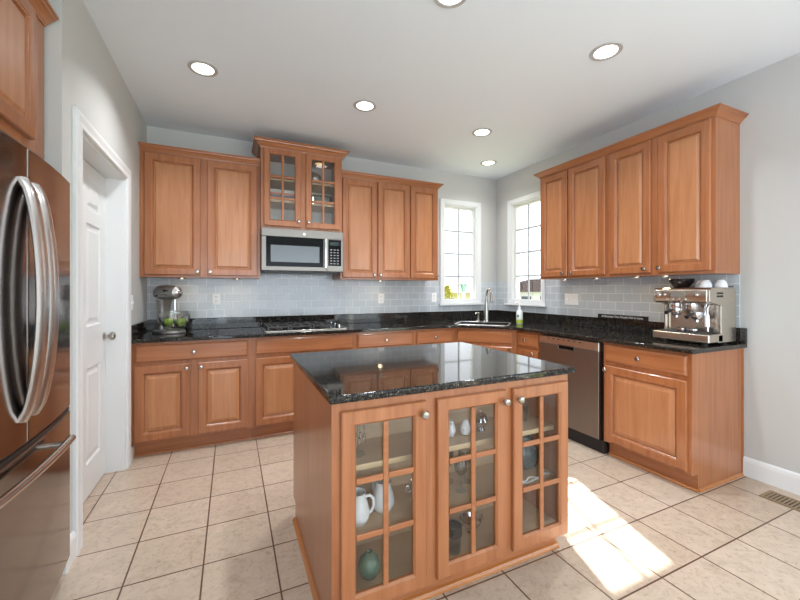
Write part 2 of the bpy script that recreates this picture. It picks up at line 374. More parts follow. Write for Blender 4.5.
def glass_door(F, a0, a1, b0, b1, parent, kn, sw=.056, cols=2, rows=3, mw=.011):
    pf = [(0, 0), (0, .016), (.004, .02), (sw-.008, .02), (sw-.003, .015), (sw, .012), (sw, 0)]
    d = mk('door', MB().rings(panel_loops(a0, a1, b0, b1, pf, F), close=True), wood_v, parent)
    g0, g1, h0, h1 = a0+sw, a1-sw, b0+sw, b1-sw
    mu = MB()
    for k in range(1, cols): abox(mu, F, g0+(g1-g0)*k/cols-mw, g0+(g1-g0)*k/cols+mw, h0, h1, .007, .018)
    for k in range(1, rows):
        z = h0+(h1-h0)*k/rows
        for q in range(cols): abox(mu, F, g0+(g1-g0)*q/cols+(mw if q else 0), g0+(g1-g0)*(q+1)/cols-(mw if q < cols-1 else 0), z-mw, z+mw, .007, .018)
    mk('muntin_grid', mu, wood_h, d, bevel=.003)
    p = MB(); abox(p, F, g0, g1, h0, h1, .002, .005); mk('pane', p, cab_glass, d)
    knob(F, kn[0], kn[1], .02, d); return d
def sweep(path, prof, z0):
    loops = []; n = len(path)
    dirs = [(Vector(path[i+1])-Vector(path[i])).normalized() for i in range(n-1)]
    nr = [Vector((d.y, -d.x)) for d in dirs]
    for i, p in enumerate(path):
        if i == 0: m = nr[0]
        elif i == n-1: m = nr[-1]
        else: m = (nr[i-1]+nr[i]); m = m/(m.dot(nr[i]))
        loops.append([(p[0]+m.x*d, p[1]+m.y*d, z0+z) for d, z in prof])
    return MB().rings(loops)
CROWN = [(0, 0), (.005, 0), (.007, .007), (.012, .010), (.018, .018), (.030, .030), (.040, .036), (.042, .043), (.050, .046), (.050, .055), (0, .055)]
CT = .884                                                # top of the base cabinets
def base_cab(name, label, F, a0, a1, depth, items, toe=True, endshoe=None):
    am = (a0+a1)/2; r = root(name, F(am, 0, -depth/2), label, 'cabinet', 'base cabinets along the walls')
    pro = [(-depth+.002, 0), (-.07, 0), (-.07, .114), (0, .114), (0, CT), (-depth+.002, CT)]
    mk('body', MB().prism(pro, lambda p: F(a0, p[1], p[0]), lambda p: F(a1, p[1], p[0])), wood_v, r)
    t = MB(); abox(t, F, a0, a1, 0, .112, -.07, -.064); mk('toe_kick', t, wood_h, r)
    t = MB().prism([(0, 0), (.014, 0), (.013, .008), (.008, .014), (0, .018)], lambda p: F(a0, p[1], p[0]-.064), lambda p: F(a1, p[1], p[0]-.064)); mk('shoe_molding', t, wood_h if a0 < 1.5 else shoe_wood, r)
    for it in items: panel(it[0], F, *it[1:5], r, DRAWP if it[0] != 'door' else DOORP, wood_h if it[0] != 'door' else wood_v, it[5] if len(it) > 5 else None)
    return r
fb = FB(-.61); fr = FR(-.61)
base_cab('base_cabinet', 'maple base cabinet in the far left corner below the mixer, wide drawer over two doors', fb, W+.002, -3.088, .61,
    [('drawer', -3.911, -3.118, .731, .864, (-3.517, .795)), ('door', -3.914, -3.545, .131, .702, (-3.568, .670)), ('door', -3.489, -3.118, .131, .702, (-3.466, .671))])
base_cab('base_cabinet', 'maple base cabinet directly below the gas cooktop with a knobless false drawer front', fb, -3.088, -2.171, .61,
    [('drawer_front', -3.059, -2.199, .735, .862), ('door', -3.059, -2.655, .131, .704, (-2.677, .672)), ('door', -2.603, -2.199, .131, .704, (-2.581, .672))])
base_cab('base_cabinet', 'maple base cabinet just right of the cooktop, its upper drawer showing over the island', fb, -2.171, -1.544, .61,
    [('drawer', -2.151, -1.567, .731, .862, (-1.86, .795)), ('door', -2.151, -1.885, .131, .702, (-1.907, .67)), ('door', -1.833, -1.567, .131, .702, (-1.811, .67))])
base_cab('base_cabinet', 'narrow maple base cabinet with one knobbed drawer, between the cooktop side and the corner sink', fb, -1.544, -1.056, .61,
    [('drawer', -1.521, -1.088, .731, .862, (-1.307, .795)), ('door', -1.521, -1.088, .131, .702, (-1.12, .67))])
# diagonal sink base
p0, p1 = Vector((-1.056, -.61, 0)), Vector((-.61, -1.066, 0)); rv = (p1-p0).normalized(); nv = Vector((rv.y, -rv.x, 0)); wl = (p1-p0).length
fd = Fr(p0, rv, nv)
r = root('sink_cabinet', (-.6, -.6, 0), 'maple diagonal cabinet in the far corner under the sink, long false drawer front', 'cabinet', 'base cabinets along the walls')
b = MB(); abox(b, fd, 0, wl, .114, CT, -.02, 0); b.box(-1.056, -1.038, -.61, -.002, .114, CT); b.box(-.61, -.002, -1.066, -1.048, .114, CT); b.zprism([(-1.038, -.65), (-.65, -1.048), (-.01, -1.048), (-.01, -.01), (-1.038, -.01)], .114, .13)
mk('body', b, wood_v, r)
t = MB(); abox(t, fd, -.03, wl+.03, 0, .114, -.076, -.07); mk('toe_kick', t, wood_h, r)
panel('drawer_front', fd, .03, wl-.045, .735, .862, r, DRAWP, wood_h)
panel('door', fd, .03, wl-.045, .131, .704, r, DOORP, wood_v, (wl-.07, .672))
base_cab('base_cabinet', 'slim maple base cabinet wedged between the corner sink front and the dishwasher', fr, 1.066, 1.388, .61,
    [('drawer', 1.100, 1.369, .735, .864, (1.215, .797)), ('door', 1.100, 1.369, .131, .704, (1.315, .675))])
r7 = base_cab('base_cabinet', 'maple base cabinet at the right end of the counter, below the espresso machine', fr, 2.032, 2.635, .61,
    [('drawer', 2.050, 2.612, .738, .866, (2.313, .797)), ('door', 2.050, 2.612, .133, .706, (2.062, .676))])
t = MB().prism([(0, 0), (.012, 0), (.011, .008), (.006, .014), (0, .018)], lambda p: (-.54, -2.635-p[0], p[1]), lambda p: (-.018, -2.635-p[0], p[1])); mk('shoe_molding', t, shoe_wood, r7)
mk('scribe_molding', MB().box(-.02, -.002, -2.641, -2.635, .018, CT), wood_v, r7)

# uppers
def upper(name, label, F, a0, a1, b0, b1, depth, doors, crown, cz, zm=1):
    r = root(name, F((a0+a1)/2, b0, -depth/2), label, 'cabinet', 'upper wall cabinets')
    bd = MB(); abox(bd, F, a0, a1, b0, b1, -depth, -.0); mk('body', bd, wood_v, r)
    lr = MB(); abox(lr, F, a0, a1, b0-.0, b0+.014, 0, .006); mk('bottom_rail', lr, wood_h, r)
    for (d0, d1, ka) in doors: panel('door', F, d0, d1, b0+.020, b1-.020, r, DOORP_U, wood_v, (ka, b0+.052))
    mk('crown_molding', sweep(crown, [(d*zm, z*zm) for d, z in CROWN], cz), wood_h, r)
    return r
fu = FB(-.305); ru = FR(-.305); UB, UT = 1.397, 2.455
upper('wall_cabinet', 'maple two-door wall cabinet in the left corner above the stand mixer', fu, W, -3.0, UB, UT, .305, [(-3.905, -3.493, -3.516), (-3.439, -3.027, -3.416)], [(W, -.305), (-3.0, -.305)], 2.445)
upper('wall_cabinet', 'maple two-door wall cabinet just right of the microwave', fu, -2.233, -1.4455, UB, UT, .305, [(-2.212, -1.838, -1.872), (-1.826, -1.452, -1.80)], [(-2.233, -.305), (-1.4455, -.305)], 2.445)
upper('wall_cabinet', 'narrow single-door maple wall cabinet left of the back window', fu, -1.4455, -1.084, UB, UT, .305, [(-1.440, -1.097, -1.112)], [(-1.4455, -.305), (-1.084, -.305), (-1.084, 0)], 2.445)
upper('wall_cabinet', 'maple two-door wall cabinet beside the right window, over the dishwasher', ru, 1.084, 1.847, UB, UT, .305, [(1.105, 1.432, 1.39), (1.448, 1.826, 1.487)], [(0, -1.084), (-.305, -1.084), (-.305, -1.847)], 2.445)
upper('wall_cabinet', 'maple two-door wall cabinet at the right end, above the espresso machine', ru, 1.847, 2.618, UB, UT, .305, [(1.868, 2.206, 2.165), (2.261, 2.597, 2.275)], [(-.305, -1.847), (-.305, -2.618), (0, -2.618)], 2.445)
# glass-front cabinet above the microwave
fm = FB(-.365); x0, x1, b0, b1 = -2.9985, -2.2345, 1.858, 2.62
rg = root('glass_wall_cabinet', ((x0+x1)/2, -.18, b0), 'tall maple cabinet with two six-pane glass doors above the microwave', 'cabinet', 'upper wall cabinets')
b = MB(); b.box(x0, x0+.018, -.345, 0, b0, b1); b.box(x1-.018, x1, -.345, 0, b0, b1); b.box(x0+.018, x1-.018, -.345, 0, b0, b0+.02); b.box(x0+.018, x1-.018, -.345, 0, b1-.02, b1)
mk('body', b, wood_v, rg)
mk('back_panel', MB().box(x0+.018, x1-.018, -.012, -.004, b0+.02, b1-.02), mat('pale_cabinet_back', srgb(236, 234, 230), .5), rg)
b = MB(); abox(b, fm, x0, x0+.04, b0, b1, -.02, 0); abox(b, fm, x1-.04, x1, b0, b1, -.02, 0); xm = (x0+x1)/2; abox(b, fm, xm-.04, xm+.04, b0+.04, b1-.04, -.02, 0)
abox(b, fm, x0+.04, x1-.04, b0, b0+.04, -.02, 0); abox(b, fm, x0+.04, x1-.04, b1-.04, b1, -.02, 0); mk('face_frame', b, wood_v, rg)
for z in (2.120, 2.325): mk('shelf', MB().box(x0+.018, x1-.018, -.33, -.012, z, z+.018), wood_in, rg)
glass_door(fm, -2.973, -2.640, 1.885, 2.606, rg, (-2.662, 1.94)); glass_door(fm, -2.592, -2.258, 1.885, 2.606, rg, (-2.568, 1.94))
mk('crown_molding', sweep([(x0, 0), (x0, -.365), (x1, -.365), (x1, 0)], [(d*1.25, z*1.25) for d, z in CROWN], 2.605), wood_h, rg)
# cabinet above the refrigerator
ff = Fr((-3.996, 0, 0), (0, 1, 0), (1, 0, 0))
b0, b1 = 1.86, 2.455
rf = root('refrigerator_cabinet', (-4.3, -2.33, b0), 'maple cabinet hung over the refrigerator at the upper left', 'cabinet', 'upper wall cabinets')
b = MB(); abox(b, ff, -2.80, -1.858, b0, b1, -.6, 0); mk('body', b, wood_v, rf)
panel('door', ff, -2.785, -2.392, b0+.04, b1-.025, rf, DOORP_U, wood_v, (-2.44, b0+.09)); panel('door', ff, -2.378, -1.985, b0+.04, b1-.025, rf, DOORP_U, wood_v, (-2.37, b0+.09))
mk('crown_molding', sweep([(-3.996, -2.80), (-3.996, -1.8585)], CROWN, 2.445).bend(lambda v: v), wood_h, rf)

# ------------------------------------------------------------------ countertop, sink
def arc(c, r, a0, a1, n): return [(c[0]+r*math.cos(math.radians(a0+(a1-a0)*k/n)), c[1]+r*math.sin(math.radians(a0+(a1-a0)*k/n))) for k in range(n+1)]
def fillet(pts, idx, r, n=6):
    out = []
    for i, p in enumerate(pts):
        if i not in idx: out.append(p); continue
        P = Vector(p); A = (Vector(pts[i-1])-P).normalized(); B = (Vector(pts[(i+1) % len(pts)])-P).normalized(); t = r
        q0, q1 = P+A*t, P+B*t
        for k in range(n+1): s = k/n; out.append(tuple((1-s)**2*q0+2*s*(1-s)*P+s*s*q1))
    return out
outer = [(W, -.0005), (W, -.648), (-1.085, -.648), (-.648, -1.085), (-.648, -2.66), (-.0005, -2.66), (-.0005, -.0005)]
outer = fillet(outer, (2, 3), .13, 8); 
sc = Vector((-.70, -.635)); st_ = Vector((rv.x, rv.y)); sn = Vector((-nv.x, -nv.y))
hole = [tuple(sc+st_*a+sn*c) for a, c in rrect(-.275, .275, -.19, .19, .05, 4)]
def slab_with_hole(outer, hole, z0, z1, name, m, parent):
    bm = bmesh.new()
    lo = [bm.verts.new((x, y, z1)) for x, y in outer]; li = [bm.verts.new((x, y, z1)) for x, y in hole]
    es = [bm.edges.new((l[i], l[(i+1) % len(l)])) for l in (lo, li) for i in range(len(l))]
    bmesh.ops.triangle_fill(bm, use_beauty=True, use_dissolve=False, edges=es)
    res = bmesh.ops.extrude_face_region(bm, geom=list(bm.faces))
    bmesh.ops.translate(bm, verts=[v for v in res['geom'] if isinstance(v, bmesh.types.BMVert)], vec=(0, 0, z0-z1))
    mb = MB(); bm.verts.index_update(); mb.add([tuple(v.co) for v in bm.verts], [tuple(v.index for v in f.verts) for f in bm.faces]); bm.free()
    return mk(name, mb, m, parent, bevel=.006, bseg=3)
rc = root('countertop', (-2, -.3, CT), 'black speckled granite worktop running along both walls through the corner', 'countertop')
slab_with_hole(outer, hole, CT+.0005, .914, 'slab', gran, rc)
b = MB(); b.box(W, -.0005, -.022, -.0005, .9145, 1.020); b.box(-.022, -.0005, -2.66, -.022, .9145, 1.020); b.box(W, W+.02, -.645, -.022, .9145, 1.020)
mk('backsplash_lip', b, gran, rc, bevel=.003)
rs = root('sink', (sc.x, sc.y, .72), 'stainless double-bowl sink sunk into the corner of the granite', 'sink')
def basin(a0, a1, c0, c1, zb, zt):
    o_ = rrect(a0, a1, c0, c1, .045, 4); i_ = rrect(a0+.012, a1-.012, c0+.012, c1-.012, .04, 4); P = lambda p, z: (sc.x+st_.x*p[0]+sn.x*p[1], sc.y+st_.y*p[0]+sn.y*p[1], z)
    return MB().rings([[P(p, zb) for p in o_], [P(p, zt) for p in o_], [P(p, zt) for p in i_], [P(p, zb+.02) for p in i_]])
mk('bowl', basin(-.285, -.004, -.20, .20, .74, CT-.001), st_sink, rs, smooth=True); mk('bowl', basin(.004, .285, -.20, .20, .74, CT-.001), st_sink, rs, smooth=True)
rim = lambda p, z: (sc.x+st_.x*p[0]+sn.x*p[1], sc.y+st_.y*p[0]+sn.y*p[1], z)
mk('rim', MB().rings([[rim(p, z) for p in rrect(-.275-i, .275+i, -.19-i, .19+i, .05+i, 5)] for i, z in ((.016, .9145), (.014, .918), (.002, .918), (-.004, .9145))], close=True), st_sink, rs, smooth=True)
for a in (-.145, .145): p = sc+st_*a; mk('drain', MB().lathe([(.04, 0), (.04, .004), (.03, .003), (0, .002)], (p.x, p.y, .7605)), chrome, rs, smooth=True)
# faucet
fx, fy = -.487, -.420; ft = Vector((-.15, -.98, 0)).normalized()
rfau = root('faucet', (fx, fy, .9155), 'brushed pull-down faucet standing behind the corner sink', 'faucet')
mk('body', MB().lathe([(.034, 0), (.034, .008), (.031, .02), (.028, .10), (.021, .22), (.0165, .2985)], (fx, fy, .9155)), nickel, rfau, smooth=True)
pts = []
for k in range(13): a = PI*k/12*.92; p = Vector((fx, fy, 1.214))+ft*(.055*(1-math.cos(a)))+Vector((0, 0, .085*math.sin(a))); pts.append(p)
mk('spout', MB().tube(pts, .0145, 12), nickel, rfau, smooth=True)
q = pts[-1]; mk('spray_head', MB().lathe([(.0155, 0), (.017, .012), (.021, .05), (.022, .085), (.018, .09)], q, (ft.x*.12, ft.y*.12, -1)), nickel, rfau, smooth=True)
mk('handle', MB().tube([(fx+.012, fy+.02, .99), (fx+.02, fy+.05, 1.0), (fx+.028, fy+.08, 1.03)], [.009, .008, .006]), nickel, rfau, smooth=True)
sx, sy = -.566, -.365
rsd = root('soap_dispenser', (sx, sy, .9155), 'short brushed soap pump left of the faucet', 'soap dispenser')
mk('body', MB().lathe([(.026, 0), (.026, .006), (.021, .012), (.020, .07), (.023, .085), (.023, .105), (0, .108)], (sx, sy, .9155)), nickel, rsd, smooth=True)
mk('nozzle', MB().tube([(sx, sy, 1.012), (sx-.03, sy-.015, 1.016), (sx-.060, sy-.03, 1.004)], [.011, .010, .008]), nickel, rsd, smooth=True)

# ------------------------------------------------------------------ dishwasher
F = FR(-.59)
rd = root('dishwasher', F(1.71, 0, -.25), 'stainless dishwasher with pocket handle beside the end cabinet', 'dishwasher')
b = MB(); abox(b, F, 1.389, 2.031, 0.10, .876, -.56, 0); mk('body', b, black_pl, rd)
b = MB(); abox(b, F, 1.398, 2.010, .118, .800, .001, .05); mk('door', b, st_dw, rd, bevel=.004)
pc = mk('control_panel', None or MB().rings(panel_loops(1.398, 2.010, .803, .872, [(0, .001), (0, .046), (.004, .05)], F)), steel('panel_steel', srgb(205, 196, 186), .3, (160, 160, 2)), rd)
pk = MB(); pk.rings(panel_loops(1.615, 1.785, .768, .812, [(0, .0505), (0, .0535), (.006, .0535), (.008, .0505)], F), close=True); mk('handle_pocket', pk, st_mw, rd)
pk = MB(); abox(pk, F, 1.623, 1.777, .776, .804, .0502, .0512); mk('pocket_recess', pk, black_gl, rd)
b = MB(); abox(b, F, 1.40, 2.02, .0, .112, -.03, .0); mk('toe_panel', b, black_pl, rd)
for k in range(7): b = MB(); abox(b, F, 1.50+k*.055, 1.52+k*.055, .85, .857, .0502, .0512); mk('button', b, slot_dk, rd)

# ------------------------------------------------------------------ microwave
F = FB(-.385); x0, x1, z0, z1 = -2.9975, -2.2355, 1.4525, 1.8565
rm = root('microwave', ((x0+x1)/2, -.2, z0), 'stainless over-the-range microwave mounted under the glass-door cabinet', 'microwave')
mk('body', MB().box(x0, x1, -.385, -.008, z0+.01, z1), black_pl, rm)
b = MB(); abox(b, F, x0, x1, z1-.075, z1, .001, .035); mk('top_panel', b, st_mw, rm, bevel=.004)
b = MB(); abox(b, F, x0, -2.400, z0+.014, z1-.077, .001, .035); dd = mk('door', b, st_mw, rm, bevel=.004)
b = MB(); abox(b, F, -2.958, -2.432, 1.505, 1.778, .0345, .037); w_ = mk('window_frame', b, black_gl, dd)
b = MB(); abox(b, F, -2.918, -2.472, 1.547, 1.702, .0372, .0378); mk('window', b, mat('microwave_window', srgb(112, 120, 124), .12), dd)
b = MB(); abox(b, F, -2.425, -2.400, 1.50, 1.785, .036, .062); mk('handle', b, chrome, dd, bevel=.006)
b = MB(); abox(b, F, -2.398, x1, z0+.014, z1-.077, .001, .035); cp = mk('control_panel', b, st_mw, rm, bevel=.004)
b = MB(); abox(b, F, -2.385, -2.257, 1.522, 1.776, .0345, .037); kp = mk('keypad', b, black_gl, cp)
b = MB(); abox(b, F, -2.370, -2.275, 1.722, 1.758, .0372, .0378); mk('display', b, mat('display_dark', srgb(40, 52, 56), .1), kp)
keym = mat('key_legend', srgb(150, 150, 152), .4)
for i in range(6):
    for j_ in range(3): b = MB(); abox(b, F, -2.366+j_*.033, -2.347+j_*.033, 1.54+i*.027, 1.549+i*.027, .0372, .0377); mk('key', b, keym, kp)
mk('badge', MB().lathe([(.014, 0), (.014, .003), (.010, .004), (0, .004)], F(-2.615, 1.82, .035), F.n), chrome, rm, smooth=True)
b = MB(); abox(b, F, x0+.02, x1-.02, z0, z0+.0135, -.25, .02); mk('vent_grille', b, black_pl, rm)

# ------------------------------------------------------------------ refrigerator
def bulge(v): t = max(-1, min(1, (v.y+2.325)/.455)); k = (v.x+4.02)/.115; v = v.copy(); v.x += .032*(1-t*t)*max(0, min(1, k)); return v
def fbox(y0, y1, z0, z1, n=12):                          # door front with a slightly bowed face
    loops = [[(-4.02, y0+(y1-y0)*k/n, z0), (-4.02, y0+(y1-y0)*k/n, z1), (-3.905, y0+(y1-y0)*k/n, z1), (-3.905, y0+(y1-y0)*k/n, z0)] for k in range(n+1)]
    return MB().rings(loops).bend(bulge)
rr = root('refrigerator', (-4.3, -2.325, 0), 'large stainless french-door refrigerator in the alcove at the left edge', 'refrigerator')
mk('body', MB().box(-4.72, -4.025, -2.775, -1.875, .03, 1.74), mat('fridge_side', srgb(90, 90, 92), .4, .6), rr)
mk('top_trim', MB().box(-4.15, -3.99, -2.775, -1.875, 1.741, 1.772), mat('fridge_trim', srgb(170, 166, 160), .3, .8), rr, bevel=.005)
for nm, ya, yb, yh in (('door', -2.780, -2.3275, -2.362), ('door', -2.3225, -1.862, -2.283)):
    dd = mk(nm, fbox(ya, yb, .765, 1.768), st_fridge, rr, bevel=.006, bseg=3)
    pts = []
    for k in range(25):
        s = k/24; z = .855+s*.795; bow = math.sin(PI*s)**.55
        pts.append((-3.876+.002+.052*bow, yh, z))
    h = MB().tube(pts, [.015]*25, 12).bend(lambda v: Vector((v.x, yh+(v.y-yh)*2.0, v.z)))
    mk('handle', h, mat('handle_steel', srgb(214, 212, 211), .28, 1), dd, smooth=True)
dd = mk('freezer_drawer', fbox(-2.780, -1.862, .09, .745, 20), st_fridge, rr, bevel=.006, bseg=3)
pts = [(-3.822-.032*((y+2.325)/.455)**2, y, .688) for y in [-2.73+.645*k/20 for k in range(21)]]
hd_ = mk('handle', MB().tube(pts, .014, 12), mat('bar_steel', srgb(205, 200, 196), .16, 1), dd, smooth=True)
for y in (-2.66, -2.15): mk('handle_post', MB().tube([(-3.876-.032*((y+2.325)/.455)**2, y, .688), (-3.83-.032*((y+2.325)/.455)**2, y, .688)], .011), nickel, hd_, smooth=True)
mk('drawer_lip', fbox(-2.778, -1.872, .747, .763, 20), black_pl, rr)
mk('badge', MB().box(-3.904, -3.900, -1.925, -1.905, 1.665, 1.70), nickel, rr)
mk('toe_grille', MB().box(-4.2, -3.99, -2.77, -1.88, 0, .085), black_pl, rr)

# ------------------------------------------------------------------ island
ix0, ix1, iyf, iyb = -2.92, -1.756, -2.69, -1.80
ri = root('kitchen_island', ((ix0+ix1)/2, (iyf+iyb)/2, 0), 'maple kitchen island with three six-pane glass doors on its near side', 'island')
F = FB(iyf)
side = [(iyf+.07, 0), (iyb-.07, 0), (iyb-.07, .10), (iyb, .10), (iyb, CT), (iyf+.02, CT), (iyf+.02, .10), (iyf+.07, .10)]
mk('side_panel', MB().prism(side, lambda p: (ix0, p[0], p[1]), lambda p: (ix0+.02, p[0], p[1])), wood_v, ri)
mk('side_panel', MB().prism(side, lambda p: (ix1-.02, p[0], p[1]), lambda p: (ix1, p[0], p[1])), wood_v, ri)
xa, xb = ix0+.02, ix1-.02; D1, D2, D3 = (-2.889, -2.545), (-2.494, -2.147), (-2.107, -1.772)
mk('back_panel', MB().box(xa, xb, iyb-.02, iyb, .10, CT), wood_v, ri)
mk('top_panel', MB().box(xa, xb, iyf+.02, iyb-.02, CT-.02, CT), wood_in, ri)
mk('interior_back', MB().box(xa, xb, -2.40, -2.388, .135, CT-.02), wood_in, ri)
mk('floor_board', MB().box(xa, xb, iyf+.02, -2.40, .115, .135), wood_in, ri)
b = MB(); abox(b, F, ix0, D1[0]+.035, .10, CT, -.02, 0); abox(b, F, D1[1]-.035, D2[0]+.035, .10, CT, -.02, 0); abox(b, F, D2[1]-.035, D3[0]+.035, .10, CT, -.02, 0); abox(b, F, D3[1]-.035, ix1, .10, CT, -.02, 0)
for dA, dB in (D1, D2, D3): abox(b, F, dA+.035, dB-.035, .10, .155, -.02, 0); abox(b, F, dA+.035, dB-.035, .815, CT, -.02, 0)
mk('face_frame', b, wood_v, ri)
for z, yf_ in ((.588, -2.625), (.345, -2.665)):
    s_ = mk('shelf', MB().box(xa, xb, yf_+.004, -2.40, z, z+.02), wood_in, ri)
    mk('shelf_edge', MB().box(xa, xb, yf_, yf_+.004, z-.002, z+.02), shelf_edge, s_)
for (dA, dB), ka in zip((D1, D2, D3), (-2.562, -2.163, -2.083)): glass_door(F, dA, dB, .122, .847, ri, (ka, .800))
b = MB(); b.box(xa, xb, iyf+.07, iyf+.08, 0, .115); mk('toe_kick', b, wood_h, ri)
b = MB(); b.box(xa, xb, iyb-.08, iyb-.07, 0, .10); mk('toe_kick', b, wood_h, ri)
t = MB().prism([(0, 0), (.02, 0), (.019, .009), (.012, .018), (0, .022)], lambda p: (ix0, iyf+.07-p[0], p[1]), lambda p: (ix1, iyf+.07-p[0], p[1])); mk('shoe_molding', t, shoe_wood, ri)
t = MB().prism([(0, 0), (.016, 0), (.015, .008), (.009, .015), (0, .019)], lambda p: (ix0-p[0], iyf+.05, p[1]), lambda p: (ix0-p[0], iyb-.07, p[1])); mk('shoe_molding', t, shoe_wood, ri)
mk('countertop', MB().zprism(fillet([(-2.936, -2.73), (-1.743, -2.73), (-1.743, -1.766), (-2.936, -1.766)], (0, 1, 2, 3), .012, 4), CT+.0005, .9145), gran, None, bevel=.008, bseg=3, label='black speckled granite slab topping the island, reflecting the windows', category='countertop')

# ------------------------------------------------------------------ cooktop
x0, x1, y0, y1 = -2.985, -2.222, -.555, -.065; z = .9145
rk = root('gas_cooktop', ((x0+x1)/2, -.31, z), 'steel-rimmed black gas cooktop with iron grates set on the granite', 'cooktop')
mk('tray', MB().rbox(x0, x1, y0, y1, z, z+.008, .02), st_esp, rk, bevel=.003)
mk('glass_top', MB().rbox(x0+.028, x1-.028, y0+.028, y1-.028, z+.008, z+.0095, .015), black_gl, rk)
for bx_, by_, br_ in ((-2.86, -.43, .045), (-2.86, -.19, .035), (-2.66, -.31, .055), (-2.46, -.43, .04), (-2.46, -.19, .04)):
    mk('burner', MB().lathe([(br_, 0), (br_, .01), (br_*.75, .012), (br_*.75, .02), (0, .021)], (bx_, by_, z+.0095)), iron, rk, smooth=True)
for gx0, gx1 in ((-2.955, -2.765), (-2.755, -2.565), (-2.555, -2.365)):
    g = MB(); zt_ = z+.034
    for yy in (-.53, -.31, -.09): g.box(gx0, gx1, yy-.006, yy+.006, zt_, zt_+.012)
    for xx in (gx0+.006, (gx0+gx1)/2, gx1-.006): g.box(xx-.006, xx+.006, -.53, -.09, zt_, zt_+.012)
    for xx in (gx0+.008, gx1-.008):
        for yy in (-.528, -.092): g.box(xx-.007, xx+.007, yy-.007, yy+.007, z+.0095, zt_)
    mk('grate', g, iron, rk)
for k in range(5): mk('control_knob', MB().lathe([(.02, 0), (.02, .006), (.016, .01), (.015, .026), (0, .028)], (-2.29, -.47+k*.08, z+.0095), seg=16), black_pl if k % 2 else chrome, rk, smooth=True)
# ------------------------------------------------------------------ small fixtures
def outlet(kind, F, a, b, label, w=.07, h=.115, c=.007, gang=1):
    cat = 'outlet' if kind == 'outlet' else 'switch'
    r = root('power_outlet' if kind == 'outlet' else 'light_switch', F(a, b-h/2, c), label, cat, 'electrical plates on the walls')
    mk('plate', MB().rings(panel_loops(a-w/2, a+w/2, b-h/2, b+h/2, [(0, c), (0, c+.003), (.004, c+.006)], F)), plate_white, r)
    if kind == 'outlet':
        for dz in (-.02, .02):
            s = MB(); s.rings([[F(a+x, b+dz+zz, cc) for x, zz in rrect(-.016, .016, -.014, .014, .008, 3)] for cc in (c+.006, c+.008)]); so_ = mk('socket', s, plate_white, r)
            s = MB()
            for dx in (-.006, .006): abox(s, F, a+dx-.0015, a+dx+.0015, b+dz-.002, b+dz+.008, c+.008, c+.0085)
            abox(s, F, a-.002, a+.002, b+dz-.009, b+dz-.005, c+.008, c+.0085); mk('slot', s, slot_dk, so_)
    else:
        for g in range(gang):
            aa = a+(g-(gang-1)/2)*.046; s = MB(); abox(s, F, aa-.005, aa+.005, b-.010, b+.012, c+.006, c+.016); mk('toggle', s, plate_white, r, bevel=.002)
    return r
F0, F1 = FB(0), FR(0)
outlet('outlet', F0, -3.378, 1.20, 'white double outlet on the tile right of the mixer')
outlet('outlet', F0, -1.67, 1.188, 'white double outlet on the tile below the cabinet right of the microwave')
outlet('outlet', F0, -.965, 1.195, 'white double outlet on the tile just left of the back window')
outlet('switch', F1, 1.215, 1.187, 'white triple switch plate on the right wall tile over the dishwasher', w=.165, h=.115, gang=3)
outlet('switch', Fr((W, 0, 0), (0, 1, 0), (1, 0, 0)), -.585, 1.19, 'white switch plate on the left wall beside the pantry door', c=0)
# ceiling lights
lights = [(-3.419, -1.184, 'recessed ceiling light nearest the pantry door, upper left', .085), (-2.264, -1.161, 'recessed ceiling light over the cooktop side, second from the left', .085),
          (-1.095, -1.142, 'recessed ceiling light just left of the right wall cabinets, nearer one of the far pair', .085), (-.512, -.492, 'recessed ceiling light in the far corner above the sink', .085),
          (-1.116, -2.423, 'recessed ceiling light nearest the right wall, upper right of the picture', .085), (-2.239, -2.405, 'recessed ceiling light cut by the top edge of the picture, above the island', .085)]
for (x, y, lab, r_) in lights:
    r = root('ceiling_light', (x, y, H), lab, 'ceiling light', 'recessed ceiling lights')
    mk('trim_ring', MB().lathe([(.066, -.0005), (.066, -.004), (.072, -.007), (.090, -.005), (.093, -.0005)], (x, y, H), seg=32, close=True), ring_grey, r, smooth=True)
    mk('diffuser', MB().lathe([(.066, -.0005), (.066, -.003), (0, -.0031)], (x, y, H), seg=32), lamp_on, r)
    l = bpy.data.lights.new('lamp', 'AREA'); l.shape = 'DISK'; l.size = .13; l.spread = math.radians(128); l.energy = 4.5 if y > -.6 else 11; l.color = (.94, .97, 1.0)
    lo = bpy.data.objects.new('lamp', l); COL.objects.link(lo); lo.parent = r; lo.location = (0, 0, -.012)
# under-cabinet pucks
for (x, y, lab) in ((-3.65, -.18, 'under-cabinet puck light beneath the left corner wall cabinet, above the mixer'), (-3.2, -.18, 'under-cabinet puck light beneath the left corner cabinet, beside the microwave'), (-1.75, -.18, 'under-cabinet puck light beneath the cabinet right of the microwave'),
                    (-.2, -1.3, 'under-cabinet puck light beneath the right wall cabinets, closest to the window'), (-.2, -1.65, 'under-cabinet puck light beneath the right cabinets, second from the window'), (-.2, -2.02, 'under-cabinet puck light beneath the right cabinets, third from the window'), (-.2, -2.24, 'under-cabinet puck light right above the espresso machine')):
    r = root('puck_light', (x, y, 1.397), lab, 'puck light', 'under-cabinet puck lights')
    mk('housing', MB().lathe([(.026, 0), (.034, -.001), (.034, -.010), (.026, -.012)], (x, y, 1.3965), seg=20, close=True), nickel, r, smooth=True)
    mk('lens', MB().lathe([(.026, -.0005), (.026, -.002), (0, -.0025)], (x, y, 1.3965), seg=20), puck_on, r)
    l = bpy.data.lights.new('lamp', 'AREA'); l.shape = 'DISK'; l.size = .044; l.energy = .3; l.color = (1, .78, .5)
    lo = bpy.data.objects.new('lamp', l); COL.objects.link(lo); lo.parent = r; lo.location = (0, 0, -.0045)
